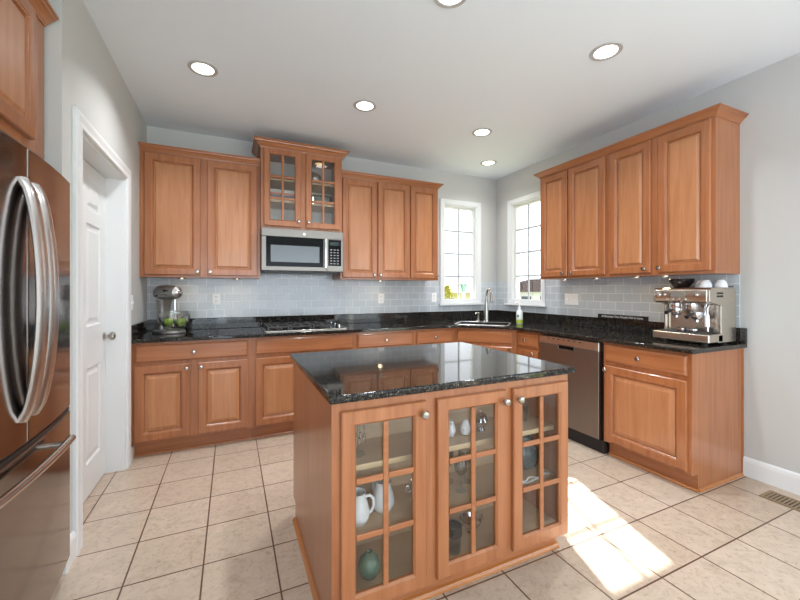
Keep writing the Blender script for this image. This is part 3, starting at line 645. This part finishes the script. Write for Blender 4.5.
# floor register
r = root('floor_vent', (-.178, -2.97, 0), 'bronze floor register set in the tile by the right baseboard', 'vent')
vm = mat('bronze_vent', srgb(150, 128, 100), .45, .3)
mk('frame', MB().rings([[(x, y, zz) for x, y in ((-.25+i, -3.125+i), (-.105-i, -3.125+i), (-.105-i, -2.815-i), (-.25+i, -2.815-i))] for i, zz in ((0, .0005), (0, .003), (.004, .005), (.018, .005), (.020, .0005))], close=True), vm, r)
mk('duct_plate', MB().box(-.23, -.125, -3.105, -2.835, .0005, .001), slot_dk, r)
for k in range(15): mk('louver', MB().box(-.229, -.126, -3.100+k*.018-.003, -3.100+k*.018+.008, .0012, .0042), vm, r)

# ------------------------------------------------------------------ stand mixer
ctz = .9150
mx, my = -3.735, -.225
rmx = root('stand_mixer', (mx, my, ctz), 'silver stand mixer with glass bowl in the left counter corner', 'mixer')
def squash(mb, c, sx=1, sy=1, sz=1): return mb.bend(lambda v: Vector((c[0]+(v.x-c[0])*sx, c[1]+(v.y-c[1])*sy, c[2]+(v.z-c[2])*sz)))
b = MB().rings([[(mx+x, my+y, ctz+z) for x, y in rrect(-.15-i, .13+i, -.10-i, .10+i, .095, 6)] for i, z in ((0, 0), (.003, .008), (0, .02), (-.015, .03))])
mk('base', b, st_mixer, rmx, smooth=True)
b = MB().rings([[(mx-.088+dx+x, my+y, ctz+z) for x, y in rrect(-w, w, -d, d, .02, 4)] for w, d, dx, z in ((.05, .055, 0, .028), (.042, .05, .0, .08), (.036, .045, .004, .16), (.04, .05, .01, .25), (.045, .055, .014, .285))])
mk('column', b, st_mixer, rmx, smooth=True)
hd = [(.01, -.205), (.045, -.19), (.06, -.15), (.064, -.08), (.064, 0), (.060, .05), (.050, .085), (.034, .095), (.0, .096)]
b = squash(MB().lathe(hd, (mx-.02+.04, my, ctz+.350), (1, 0, 0), 24), (mx, my, ctz+.350), 1, .95, 1.0)
mk('head', b, st_mixer, rmx, smooth=True)
b = squash(MB().lathe([(.0645, -.14), (.0655, -.14), (.0655, .035), (.0645, .035)], (mx+.02, my, ctz+.330), (1, 0, 0), 24), (mx, my, ctz+.330), 1, .95, .22)
mk('trim_band', b, chrome, rmx, smooth=True)
mk('hub_cap', MB().lathe([(.028, 0), (.028, .012), (.022, .016), (0, .017)], (mx+.112, my, ctz+.350), (1, 0, 0), 20), chrome, rmx, smooth=True)
mk('hub_knob', MB().lathe([(.006, 0), (.006, .02), (.011, .024), (.011, .034), (0, .036)], (mx+.07, my-.064, ctz+.365), (0, -1, 0), 14), black_pl, rmx, smooth=True)
mk('speed_lever', MB().tube([(mx-.09, my-.055, ctz+.32), (mx-.09, my-.08, ctz+.32)], .006), black_pl, rmx, smooth=True)
thin_glass = glass('thin_glass', (.93, .95, .94, 1), 4)
bx = mx+.07
bw = [(.045, .032), (.07, .04), (.10, .075), (.115, .12), (.118, .17), (.121, .172), (.118, .122), (.104, .075), (.073, .036), (.045, .028)]
bo = mk('bowl', MB().lathe([(r_, z) for r_, z in bw], (bx, my, ctz), (0, 0, 1), 28, close=True), thin_glass, rmx, smooth=True)
mk('bowl_handle', MB().tube([(bx+.117, my, ctz+.15), (bx+.15, my, ctz+.148), (bx+.165, my, ctz+.11), (bx+.15, my, ctz+.075), (bx+.106, my, ctz+.075)], .008), thin_glass, bo, smooth=True)
mk('shield_ring', MB().lathe([(.10, .176), (.121, .176), (.122, .19), (.10, .186)], (bx, my, ctz), (0, 0, 1), 28, close=True), thin_glass, rmx, smooth=True)
w = MB(); w.tube([(bx, my, ctz+.29), (bx, my, ctz+.19)], .010)
for k in range(6):
    a = PI*k/6; w.tube([(bx+.022*math.sin(t)*math.cos(a), my+.022*math.sin(t)*math.sin(a), ctz+.19-.13*(t/PI)) if t < PI else (bx, my, ctz+.06) for t in [PI*q/10 for q in range(1, 11)]], .0022, 6)
mk('whisk', w, chrome, rmx, smooth=True)
MROT = math.radians(-50); rmx.rotation_euler[2] = MROT
def apple(dx, dy, z, lab):
    x, y = mx+.07*math.cos(MROT)+dx, my+.07*math.sin(MROT)+dy
    pr = [(0, .012), (.012, .004), (.02, .002), (.033, .018), (.038, .036), (.034, .054), (.020, .066), (.010, .062), (0, .058)]
    r = root('apple', (x, y, z), lab, 'apple', 'green apples in the mixer bowl')
    mk('flesh', MB().lathe(pr, (x, y, z), seg=18), apple_m, r, smooth=True); mk('stem', MB().tube([(x, y, z+.056), (x+.003, y, z+.07), (x+.008, y, z+.08)], .0018, 6), slot_dk, r)
apple_m = mat('green_apple', srgb(164, 190, 82), .25)
apple(.052, -.036, ctz+.060, 'green apple in the glass mixer bowl, the right one'); apple(-.050, .038, ctz+.060, 'green apple in the glass mixer bowl, the left one')

# ------------------------------------------------------------------ espresso machine
ez = ctz; X0, X1, Y0, Y1 = -.385, -.045, -2.618, -2.258
re_ = root('espresso_machine', (-.2, -2.44, ez), 'large brushed steel espresso machine at the right end of the counter', 'espresso machine')
mk('rear_housing', MB().box(-.21, X1, Y0+.012, Y1-.012, ez+.012, ez+.375), st_esp, re_, bevel=.008)
for ya in (Y0, Y1-.012):
    p = [(-.27, ez+.012), (X1-.002, ez+.012), (X1-.002, ez+.35), (X1-.02, ez+.384), (-.35, ez+.384), (-.376, ez+.368), (-.376, ez+.29), (-.24, ez+.262), (-.24, ez+.075), (-.27, ez+.07)]
    mk('side_panel', MB().rings([[(x, ya, z) for x, z in p], [(x, ya+.012, z) for x, z in p]]), st_esp, re_, bevel=.003)
p = [(X0, ez+.295), (X0+.012, ez+.278), (-.21, ez+.262), (-.21, ez+.384), (-.345, ez+.386), (X0+.004, ez+.372)]
hdm = mk('head', MB().rings([[(x, Y0+.0125, z) for x, z in p], [(x, Y1-.0125, z) for x, z in p]]), st_esp, re_, bevel=.008)
cx_ = X0+.001
mk('display', MB().box(cx_-.003, cx_+.004, -2.475, -2.385, ez+.318, ez+.352), mat('esp_display', srgb(120, 116, 108), .15), hdm)
for y, z, r_ in ((-2.30, .335, .017), (-2.345, .335, .010), (-2.545, .335, .012), (-2.36, .303, .008), (-2.40, .303, .008), (-2.44, .303, .008), (-2.48, .303, .010)):
    mk('button', MB().lathe([(r_, 0), (r_, .008), (r_*.8, .011), (0, .012)], (cx_+.002, y, ez+z), (-1, 0, 0), 16), chrome, hdm, smooth=True)
for z in (.325, .345): mk('side_label', MB().box(-.29, -.215, Y0-.0008, Y0, ez+z-.004, ez+z+.008), slot_dk, re_)
tb = MB().box(X0, -.21, Y0, Y1, ez+.012, ez+.072); mk('drip_tray', tb, st_esp, re_, bevel=.010, bseg=3)
g = MB().box(X0+.012, -.215, Y0+.014, Y1-.012, ez+.0725, ez+.075); mk('tray_grille', g, black_pl, re_)
for k in range(4): x_, y_ = (X0+.05, X1-.05)[k % 2], (Y0+.05, Y1-.05)[k//2]; mk('foot', MB().lathe([(.018, 0), (.018, .0115)], (x_, y_, ez)), black_pl, re_)
# group heads, portafilters, wand
for nm, y in (('group_head', -2.475), ('grinder_outlet', -2.375)):
    mk(nm, MB().lathe([(.035, 0), (.036, -.02), (.032, -.035)], (-.30, y, ez+.275)), chrome, re_, smooth=True)
for y, dz in ((-2.375, -.03), (-2.505, -.055)):
    pf = mk('portafilter', MB().lathe([(.034, 0), (.036, -.008), (.034, -.035), (.026, -.05), (.012, -.055), (.012, -.07), (0, -.07)], (-.30, y+.03*0, ez+.272+dz)), chrome, re_, smooth=True)
    mk('handle', MB().tube([(-.333, y, ez+.26+dz), (-.38, y-.004, ez+.253+dz), (-.44, y-.01, ez+.240+dz)], [.008, .012, .013]), black_pl, pf, smooth=True)
mk('steam_wand', MB().tube([(-.30, -2.575, ez+.27), (-.32, -2.577, ez+.24), (-.325, -2.58, ez+.17), (-.33, -2.585, ez+.09)], [.009, .008, .007, .006]), chrome, re_, smooth=True)
mk('wand_grip', MB().tube([(-.323, -2.578, ez+.20), (-.328, -2.583, ez+.12)], .012), plate_white, re_, smooth=True)
mk('gauge_pipe', MB().tube([(-.27, -2.545, ez+.27), (-.28, -2.545, ez+.20), (-.275, -2.54, ez+.12)], .008), chrome, re_, smooth=True)
mk('hopper', MB().lathe([(.045, 0), (.05, .008), (.077, .045), (.080, .062), (.076, .066), (0, .068)], (-.16, -2.335, ez+.3865), seg=28), mat('smoky_hopper', srgb(34, 30, 30), .15), re_, smooth=True)
mk('cup_rail', MB().tube([(-.06, Y0+.01, ez+.3885), (-.06, Y0+.01, ez+.392), (-.06, Y1-.01, ez+.392), (-.06, Y1-.01, ez+.3885)], .003), chrome, re_)
CUP = [(.0, .0), (.022, 0), (.027, .004), (.036, .045), (.037, .052), (.034, .051), (.032, .044), (.024, .008), (0, .006)]
for y, lab in ((-2.462, 'white ceramic cup upside down on the espresso machine, next to the bean hopper'), (-2.521, 'white ceramic cup on the espresso machine, in the middle of the three'), (-2.584, 'white ceramic cup on the espresso machine, nearest its right side')):
    pr = [(.037, 0), (.0375, .006), (.035, .022), (.029, .040), (.021, .047), (.021, .052), (0, .052)]
    r = tag(mk('cup', MB().lathe(pr, ({-2.462: -.15, -2.521: -.205, -2.584: -.15}[y], {-2.462: -2.455, -2.521: -2.512, -2.584: -2.576}[y], ez+.3868), seg=22), white_cer, None, smooth=True), lab, 'cup', 'white cups on the espresso machine')
# tamping accessories on the tray
for y, lab in ((-2.43, 'small steel filter basket lying on the espresso drip tray, left one'), (-2.50, 'small steel filter basket on the espresso drip tray, under the spout')):
    tag(mk('filter_basket', MB().lathe([(.028, 0), (.030, .004), (.030, .024), (.033, .026), (.031, .027), (.027, .024), (.026, .004), (0, .004)], (-.335, y, ez+.0755), seg=20), chrome, None, smooth=True), lab, 'filter basket', 'filter baskets on the tray')

# ------------------------------------------------------------------ sign, bottle
rsg = root('wooden_sign', (-.0125, -1.765, 1.0205), 'long narrow black sign with white lettering standing on the right granite ledge', 'sign')
mk('board', MB().box(-.021, -.0075, -2.0, -1.53, 1.0205, 1.057), mat('sign_black', srgb(28, 22, 20), .5), rsg, bevel=.001)
mk('lettering', text_mb('all Because Two People Fell in Love', .027, lambda a, b_, c: (-.0213-c, -1.765-a, 1.038+b_)), plate_white, rsg)
bo_ = (-.374, -.849)
rb = root('soap_bottle', (bo_[0], bo_[1], ctz), 'white pump bottle of cleaner with green emblem on the counter right of the sink', 'bottle')
bt = [(.0, 0), (.03, 0), (.034, .006), (.034, .12), (.028, .145), (.014, .158), (.013, .17), (0, .17)]
mk('body', MB().lathe(bt, (*bo_, ctz), seg=24), mat('bottle_white', srgb(236, 240, 236), .2), rb, smooth=True)
mk('liquid_band', MB().lathe([(.0343, .008), (.0348, .010), (.0348, .048), (.0343, .05)], (*bo_, ctz), seg=24, close=True), mat('bottle_green', srgb(170, 186, 70), .25), rb, smooth=True)
lb = MB().lathe([(.0, 0), (.013, 0), (.013, .0012), (0, .0012)], (bo_[0]-.0325, bo_[1]-.0125, ctz+.088), (-.93, -.36, 0), 18); mk('emblem', lb, mat('emblem_green', srgb(40, 140, 80), .4), rb)
mk('pump', MB().lathe([(.015, 0), (.015, .016), (.006, .02), (.005, .06), (.010, .062), (.010, .072), (0, .073)], (*bo_, ctz+.17), seg=16), plate_white, rb, smooth=True)
mk('spout', MB().tube([(bo_[0], bo_[1], ctz+.238), (bo_[0]-.03, bo_[1]+.012, ctz+.238), (bo_[0]-.042, bo_[1]+.017, ctz+.228)], .005), plate_white, rb, smooth=True)

# ------------------------------------------------------------------ inside the island
S1, S2, S3 = .6085, .3655, .1355
PIT = [(0, 0), (.036, 0), (.041, .004), (.049, .028), (.048, .045), (.040, .078), (.031, .102), (.031, .114), (.033, .118), (.030, .117), (.028, .102), (.036, .076), (.043, .045), (.043, .02), (.034, .006), (0, .006)]
def pitcher(x, y, ang, lab):
    r = root('pitcher', (x, y, S2), lab, 'pitcher', 'white pitchers on the middle island shelf')
    def lip(v):
        d = Vector((v.x-x, v.y-y)); t = max(0, d.normalized().dot(Vector((math.cos(ang), math.sin(ang)))) if d.length > .01 else 0); h = max(0, (v.z-S2-.095)/.027)
        return Vector((v.x+math.cos(ang)*.016*h*t**4, v.y+math.sin(ang)*.016*h*t**4, v.z+.006*h*t**4))
    mk('body', MB().lathe(PIT, (x, y, S2), seg=28).bend(lip), white_cer, r, smooth=True)
    c, s_ = -math.cos(ang), -math.sin(ang)
    mk('handle', MB().tube([(x+c*d, y+s_*d, S2+z) for d, z in ((.031, .096), (.050, .100), (.064, .085), (.066, .058), (.058, .038), (.047, .030))], .006), white_cer, r, smooth=True)
pitcher(-2.790, -2.585, PI*.93, 'white pitcher in the island left door, handle facing right'); pitcher(-2.664, -2.545, -PI*.4, 'white pitcher in the island left door, the right one, its handle turned away')
GV = [(0, 0), (.020, 0), (.030, .008), (.042, .032), (.044, .05), (.038, .074), (.022, .090), (.013, .095), (.014, .102), (.010, .102), (.009, .094), (0, .09)]
rv_ = root('vase', (-2.742, -2.59, S3), 'round grey-green glazed bud vase on the bottom of the island, left door', 'vase')
mk('body', MB().lathe(GV, (-2.742, -2.59, S3), seg=28), green_glass, rv_, smooth=True)
rch = root('crystal_holder', (-2.775, -2.53, S1), 'clear crystal candle holder with hanging drops on the top left island shelf', 'candle holder')
mk('stem', MB().lathe([(.035, 0), (.03, .006), (.008, .014), (.006, .06), (.014, .07), (.006, .08), (.006, .13), (.03, .145), (.033, .155), (.028, .154), (0, .146)], (-2.775, -2.53, S1), seg=18), thin_glass, rch, smooth=True)
for k in range(8):
    a = 2*PI*k/8; x, y = -2.775+.033*math.cos(a), -2.53+.033*math.sin(a)
    d_ = MB(); [d_.ball((x, y, S1+.142-q*.017), .006-.0008*q, seg=8, ri=6) for q in range(4)]; d_.ball((x, y, S1+.066), .007, .004, .014, 8, 6); mk('crystal_drop', d_, clear_glass, rch, smooth=True)
rcr = root('silver_creamer', (-2.505, -2.54, S2), 'small shiny silver creamer at the right edge of the left island door', 'creamer')
mk('body', MB().lathe([(.022, 0), (.024, .004), (.012, .012), (.03, .03), (.034, .05), (.024, .072), (.028, .084), (.025, .083), (.02, .07), (0, .03)], (-2.505, -2.54, S2), seg=22), chrome, rcr, smooth=True)
mk('handle', MB().tube([(-2.533, -2.54, S2+.07), (-2.553, -2.54, S2+.066), (-2.553, -2.54, S2+.045), (-2.538, -2.54, S2+.04)], .004), chrome, rcr, smooth=True)
# birds
def bird(x, y, ang, lab):
    r = root('bird_figurine', (x, y, S1), lab, 'figurine', 'white birds on the upper island shelf')
    R_ = Matrix.Rotation(ang, 3, 'Z'); P = lambda v: Vector((x, y, S1))+R_ @ Vector(v)
    prof = [(.001, .004), (.016, .006), (.024, .022), (.0245, .034), (.021, .048), (.0165, .058), (.0155, .064), (.012, .072), (.001, .076)]
    loops = []
    for i, (rad, z) in enumerate(prof):
        dx = -.004+.10*(z-.03)*.25; loops.append([tuple(P((dx+rad*1.12*math.cos(2*PI*k/18), rad*math.sin(2*PI*k/18), z))) for k in range(18)])
    mk('body', MB().rings(loops), white_cer, r, smooth=True)
    t = MB().rings([[tuple(P((-.018-q*.026, w_*math.cos(2*PI*k/8), .026+q*.012+h_*math.sin(2*PI*k/8)))) for k in range(8)] for q, w_, h_ in ((0, .012, .008), (.6, .009, .005), (1, .007, .002))]); mk('tail', t, white_cer, r, smooth=True)
    mk('beak', MB().tube([P((.015, 0, .064)), P((.026, 0, .061))], [.004, .0008], 8), shelf_edge, r, smooth=True)
    for s_ in (-1, 1): mk('foot', MB().ball(P((.006, s_*.009, .0035)), .008, .005, .0035, 8, 6), white_cer, r, smooth=True)
bird(-2.325, -2.535, -2.0, 'white ceramic bird on the island shelf behind the middle door, the left bird facing outward'); bird(-2.248, -2.545, .5, 'white ceramic bird on the island shelf, the right bird with its beak turned right')
tag(mk('wooden_plate', MB().lathe([(0, 0), (.05, 0), (.062, .006), (.064, .008), (.05, .005), (0, .004)], (-2.345, -2.415, S1+.066), (.05, -1, .12), 28), mat('dark_wood', srgb(110, 66, 40), .35), None, smooth=True), 'dark brown round plate standing at the back behind the white birds', 'plate')
rsb = root('sugar_bowl', (-2.155, -2.53, S1), 'shiny silver lidded bowl at the right of the upper middle island shelf', 'sugar bowl')
mk('body', MB().lathe([(.024, 0), (.026, .005), (.014, .014), (.034, .03), (.038, .048), (.030, .064), (.032, .068), (0, .068)], (-2.155, -2.53, S1), seg=22), chrome, rsb, smooth=True)
mk('lid', MB().lathe([(.031, .0685), (.024, .082), (.008, .090), (.007, .096), (.010, .103), (0, .106)], (-2.155, -2.53, S1), seg=22), chrome, rsb, smooth=True)
GOB = [(.030, 0), (.028, .003), (.005, .008), (.004, .06), (.012, .07), (.028, .09), (.032, .115), (.029, .15), (.0275, .15), (.030, .115), (.026, .092), (.010, .074), (0, .072)]
gl_l = ['clear stemmed glass on the middle island shelf, nearest the middle door', 'clear stemmed glass on the middle island shelf, by the left stile of the middle door', 'clear stemmed glass on the middle island shelf, right of the muntin', 'clear stemmed glass on the middle island shelf, at the back']
me_g = None
for (x, y), lab in zip(((-2.285, -2.56), (-2.375, -2.53), (-2.225, -2.50), (-2.30, -2.465)), gl_l):
    g = mk('wine_glass', MB().lathe(GOB, (x, y, S2), seg=24), thin_glass, None, smooth=True); tag(g, lab, 'glass', 'stemmed glasses in the island')
rt = root('tumbler', (-2.352, -2.605, S3), 'tall clear tumbler with a dark rim band at the bottom of the middle island door', 'tumbler')
mk('body', MB().lathe([(0, 0), (.028, 0), (.030, .004), (.035, .115), (.033, .115), (.028, .012), (0, .010)], (-2.352, -2.605, S3), seg=24), thin_glass, rt, smooth=True)
mk('rim_band', MB().lathe([(.0343, .075), (.0355, .075), (.0362, .114), (.0350, .114)], (-2.352, -2.605, S3), seg=24, close=True), mat('dark_rim', srgb(70, 62, 60), .2, .8), rt, smooth=True)
rgb_ = root('glass_bowl', (-2.205, -2.52, S3), 'shiny cut-glass bowl at the bottom of the middle island door', 'bowl')
mk('bowl', MB().lathe([(0, 0), (.025, 0), (.022, .008), (.03, .02), (.05, .04), (.056, .056), (.053, .056), (.045, .04), (.02, .022), (0, .02)], (-2.205, -2.52, S3), seg=14), chrome, rgb_)
for s_ in (-1, 1): mk('handle', MB().tube([(-2.205+s_*.050, -2.52, S3+.05), (-2.205+s_*.070, -2.52, S3+.058), (-2.205+s_*.072, -2.52, S3+.035), (-2.205+s_*.045, -2.52, S3+.034)], .005), chrome, rgb_, smooth=True)
# right door
tag(mk('teal_vase', MB().lathe([(0, 0), (.04, 0), (.066, .02), (.076, .06), (.07, .10), (.045, .135), (.04, .16), (.046, .168), (.040, .166), (.036, .16), (.036, .14), (0, .05)], (-1.858, -2.50, S2), seg=28), teal_glass, None, smooth=True), 'wide dark teal vase on the middle island shelf behind the right door', 'vase')
bd = MB()
for k in range(26): bd.ball((-1.995+.0075*k, -2.622-.010*math.sin(k*.5), S2+.006), .0045, seg=8, ri=6)
for k in range(16): bd.ball((-1.99+.0075*k, -2.642-.004*math.sin(k*.4), S2+.006), .0045, seg=8, ri=6)
tag(mk('bead_string', bd, white_cer, None, smooth=True), 'string of small white beads lying on the middle island shelf, right door', 'beads')
for x, y, lab in ((-1.95, -2.53, 'small clear glass on the top island shelf behind the right door, left one'), (-1.87, -2.50, 'small clear glass on the top island shelf behind the right door, right one')):
    tag(mk('drinking_glass', MB().lathe([(0, 0), (.026, 0), (.034, .08), (.0325, .08), (.025, .008), (0, .006)], (x, y, S1), seg=22), thin_glass, None, smooth=True), lab, 'glass', 'small glasses in the island')

# ------------------------------------------------------------------ inside the glass wall cabinet
zA, zB, zC = 2.3435, 2.1385, 1.8785
tag(mk('serving_tray', MB().lathe([(0, 0), (.11, 0), (.13, .018), (.132, .022), (.108, .006), (0, .005)], (-2.80, -.18, zA), seg=32), mat('dark_pewter', srgb(60, 60, 62), .35, .5), None, smooth=True), 'dark round tray on the top shelf of the glass wall cabinet, left door', 'tray')
bk = [('flat white book, lowest of the stack behind the left glass wall door', srgb(226, 226, 224), .24, .17, .028), ('flat blue-grey book second from the bottom behind the left glass wall door', srgb(92, 120, 142), .23, .16, .024), ('flat salmon red book third from the bottom behind the left glass wall door', srgb(196, 120, 96), .235, .165, .022), ('flat pale book on top of the stack behind the left glass wall door', srgb(200, 204, 200), .21, .15, .026)]
z = zB
pages = mat('paper', srgb(232, 228, 216), .8)
for lab, c, w_, d_, h_ in bk:
    r = root('book', (-2.805, -.2, z), lab, 'book', 'stacked books in the glass wall cabinet')
    cm = mat('book_cover', c, .5); cv = MB(); cv.box(-2.805-w_/2, -2.805+w_/2, -.318, -.318+d_, z, z+.003); cv.box(-2.805-w_/2, -2.805+w_/2, -.318, -.318+d_, z+h_-.003, z+h_); cv.box(-2.805-w_/2, -2.805+w_/2, -.318, -.315, z+.003, z+h_-.003)
    mk('cover', cv, cm, r); mk('page_block', MB().box(-2.805-w_/2+.003, -2.805+w_/2-.003, -.315, -.318+d_-.004, z+.0031, z+h_-.0031), pages, r); z += h_+.0006
tag(mk('white_bowl', MB().lathe([(0, 0), (.045, 0), (.05, .004), (.095, .05), (.10, .06), (.096, .06), (.088, .05), (.045, .01), (0, .008)], (-2.87, -.2, zC), seg=28), white_cer, None, smooth=True), 'white bowl at the bottom of the glass wall cabinet, left door', 'bowl')
rcp = root('cup', (-2.72, -.25, zC), 'small white cup at the bottom of the glass wall cabinet, beside the white bowl', 'cup'); mk('body', MB().lathe(CUP, (-2.72, -.25, zC), seg=22), white_cer, rcp, smooth=True)
mk('handle', MB().tube([(-2.685, -.25, zC+.042), (-2.67, -.25, zC+.04), (-2.668, -.25, zC+.022), (-2.688, -.25, zC+.016)], .0035), white_cer, rcp, smooth=True)
rsv = root('globe_vase', (-2.475, -.2, zA), 'silver globe vase on the top shelf behind the right glass wall door', 'vase')
mk('body', MB().lathe([(.03, 0), (.05, .012), (.072, .05), (.074, .07), (.062, .108), (.035, .132), (.024, .138), (.027, .146), (.020, .145), (0, .135)], (-2.475, -.2, zA), seg=30), mat('brushed_silver', srgb(190, 190, 192), .38, 1), rsv, smooth=True)
rpf = root('picture_frame', (-2.41, -.1, zB), 'small silver landscape picture frame on the middle shelf behind the right glass wall door', 'picture frame')
fpl = lambda i, c: [(x, -.20-c+(zz-zB)*.15, zz) for x, zz in ((-2.50+i, zB+i), (-2.30-i, zB+i), (-2.30-i, zB+.125-i), (-2.50+i, zB+.125-i))]
mk('frame', MB().rings([fpl(i, c) for i, c in ((0, 0), (0, .012), (.004, .014), (.016, .014), (.018, .008), (.018, 0))], close=True), nickel, rpf)
mk('picture', MB().rings([fpl(.018, .001), fpl(.018, .006)]), mat('faded_print', srgb(120, 134, 128), .4), rpf)
for x, y, lab in ((-2.50, -.24, 'short clear glass at the bottom of the glass wall cabinet, right door, left of three'), (-2.43, -.21, 'short clear glass at the bottom of the glass wall cabinet, right door, middle of three'), (-2.35, -.24, 'short clear glass at the bottom of the glass wall cabinet, right door, right of three')):
    tag(mk('drinking_glass', MB().lathe([(0, 0), (.026, 0), (.032, .075), (.0305, .075), (.025, .008), (0, .006)], (x, y, zC), seg=22), thin_glass, None, smooth=True), lab, 'glass', 'short glasses in the wall cabinet')
r = root('puck_light', (-2.42, -.18, 2.6), 'lit warm puck light at the top inside the right glass wall door', 'puck light')
mk('housing', MB().lathe([(.045, 0), (.055, -.001), (.055, -.012), (.045, -.014)], (-2.42, -.18, 2.5995), seg=24, close=True), nickel, r, smooth=True)
mk('lens', MB().lathe([(.045, -.001), (.045, -.011), (0, -.012)], (-2.42, -.18, 2.5995), seg=24), puck_on, r)

# ------------------------------------------------------------------ outdoors
lawn = mat('lawn_green', srgb(128, 138, 92), .9); n_ = noise(lawn, coords(lawn, (1, 1, 1)), 3, 5); L(lawn, ramp(lawn, n_.outputs[0], [(.3, srgb(112, 126, 78)), (.7, srgb(146, 150, 108))]).outputs[0], bsdf(lawn).inputs['Base Color'])
g = MB(); g.box(-30, 45, .2, 60, -.8, -.6); g.box(.2, 45, -20, .2, -.8, -.6); o = struct('ground', g, lawn)
def house(base, sx, sy, wz, rz, wall_c, roof_c, lab, wins, face):
    x, y = base; r = root('house', (x, y, -.6), lab, 'house', 'houses outside the windows')
    mk('walls', MB().box(x-sx/2, x+sx/2, y-sy/2, y+sy/2, -.6, wz), mat('siding', wall_c, .8), r)
    ov = .3; rf = MB().add([(x-sx/2-ov, y-sy/2-ov, wz), (x+sx/2+ov, y-sy/2-ov, wz), (x+sx/2+ov, y+sy/2+ov, wz), (x-sx/2-ov, y+sy/2+ov, wz), (x-sx/2+1, y, rz), (x+sx/2-1, y, rz)] if face == 'y' else
        [(x-sx/2-ov, y-sy/2-ov, wz), (x+sx/2+ov, y-sy/2-ov, wz), (x+sx/2+ov, y+sy/2+ov, wz), (x-sx/2-ov, y+sy/2+ov, wz), (x, y-sy/2+1, rz), (x, y+sy/2-1, rz)],
        [(0, 1, 5, 4), (1, 2, 5), (2, 3, 4, 5), (3, 0, 4), (3, 2, 1, 0)] if face == 'y' else [(0, 1, 4), (1, 2, 5, 4), (2, 3, 5), (3, 0, 4, 5), (3, 2, 1, 0)])
    mk('roof', rf, mat('shingles', roof_c, 1.0, 0, **{'Specular IOR Level': 0.0}), r)
    for (p, z0, w_, h_) in wins:
        q = MB().box(p-w_/2, p+w_/2, y-sy/2-.06, y-sy/2+.02, z0, z0+h_) if face == 'y' else MB().box(x-sx/2-.06, x-sx/2+.02, p-w_/2, p+w_/2, z0, z0+h_)
        f_ = mk('window', q, paint_trim, r)
        q = MB().box(p-w_/2+.06, p+w_/2-.06, y-sy/2-.07, y-sy/2-.06, z0+.06, z0+h_-.06) if face == 'y' else MB().box(x-sx/2-.07, x-sx/2-.06, p-w_/2+.06, p+w_/2-.06, z0+.06, z0+h_-.06)
        mk('pane', q, mat('far_pane', srgb(60, 72, 88), .1), f_)
house((9.5, 17), 4.6, 5, 1.15, 1.75, srgb(226, 214, 150), srgb(176, 160, 130), 'pale yellow house beyond the back window', [(8.3, .1, .7, .8)], 'y')
house((15.5, 12), 6, 9, 1.20, 2.05, srgb(236, 238, 240), srgb(40, 31, 28), 'low white house with brown roof beyond the right window', [(11.2, .35, .8, .7), (12.6, .4, .9, .6)], 'x')
def bush(x, y, h, w_, lab, c1, c2, n, cat='bush'):
    r = root('bush', (x, y, -.6), lab, cat, 'shrubs outside the windows')
    lm = mat('foliage', c1, .7); nn = noise(lm, coords(lm, (1, 1, 1)), 14, 3); L(lm, ramp(lm, nn.outputs[0], [(.35, c1), (.65, c2)]).outputs[0], bsdf(lm).inputs['Base Color'])
    mb = MB()
    for k in range(n):
        a = random.random()*2*PI; t = random.random(); rr_ = w_*(math.sin(PI*min(1, t*.85+.12)))*math.sqrt(random.random()); cx, cy, cz = x+rr_*math.cos(a), y+rr_*math.sin(a), -.45+(h+.45)*t
        q = [Vector((random.uniform(-1, 1), random.uniform(-1, 1), random.uniform(-1, 1))).normalized()*.07 for _ in range(2)]; C_ = Vector((cx, cy, cz))
        mb.add([C_-q[0], C_+q[1]*.5, C_+q[0], C_-q[1]*.5], [(0, 1, 2, 3)])
    mk('foliage', mb, lm, r); mk('trunk', MB().lathe([(.06, -.6), (.04, 0), (.02, h*.6)], (x, y, 0), seg=8), mat('bark', srgb(84, 66, 50), .9), r)
bush(2.95, 6.0, 1.42, .42, 'yellow-green shrub just outside the back window, lower left pane', srgb(132, 136, 30), srgb(190, 180, 70), 900)
bush(6.2, 5.9, 1.0, .35, 'dark shrub outside the right window, in front of the white house', srgb(40, 56, 40), srgb(80, 96, 66), 500)
rp = root('garden_planter', (3.56, 6.0, -.6), 'teal tapered planter on a white post outside the back window', 'planter')
mk('post', MB().lathe([(.05, -.6), (.05, 1.235)], (3.56, 6, 0), seg=12), paint_trim, rp)
mk('pot', MB().lathe([(0, 1.235), (.05, 1.235), (.11, 1.46), (.125, 1.46), (.125, 1.49), (.105, 1.49), (0, 1.45)], (3.56, 6, 0), seg=20), mat('teal_glaze', srgb(84, 150, 146), .4), rp, smooth=True)
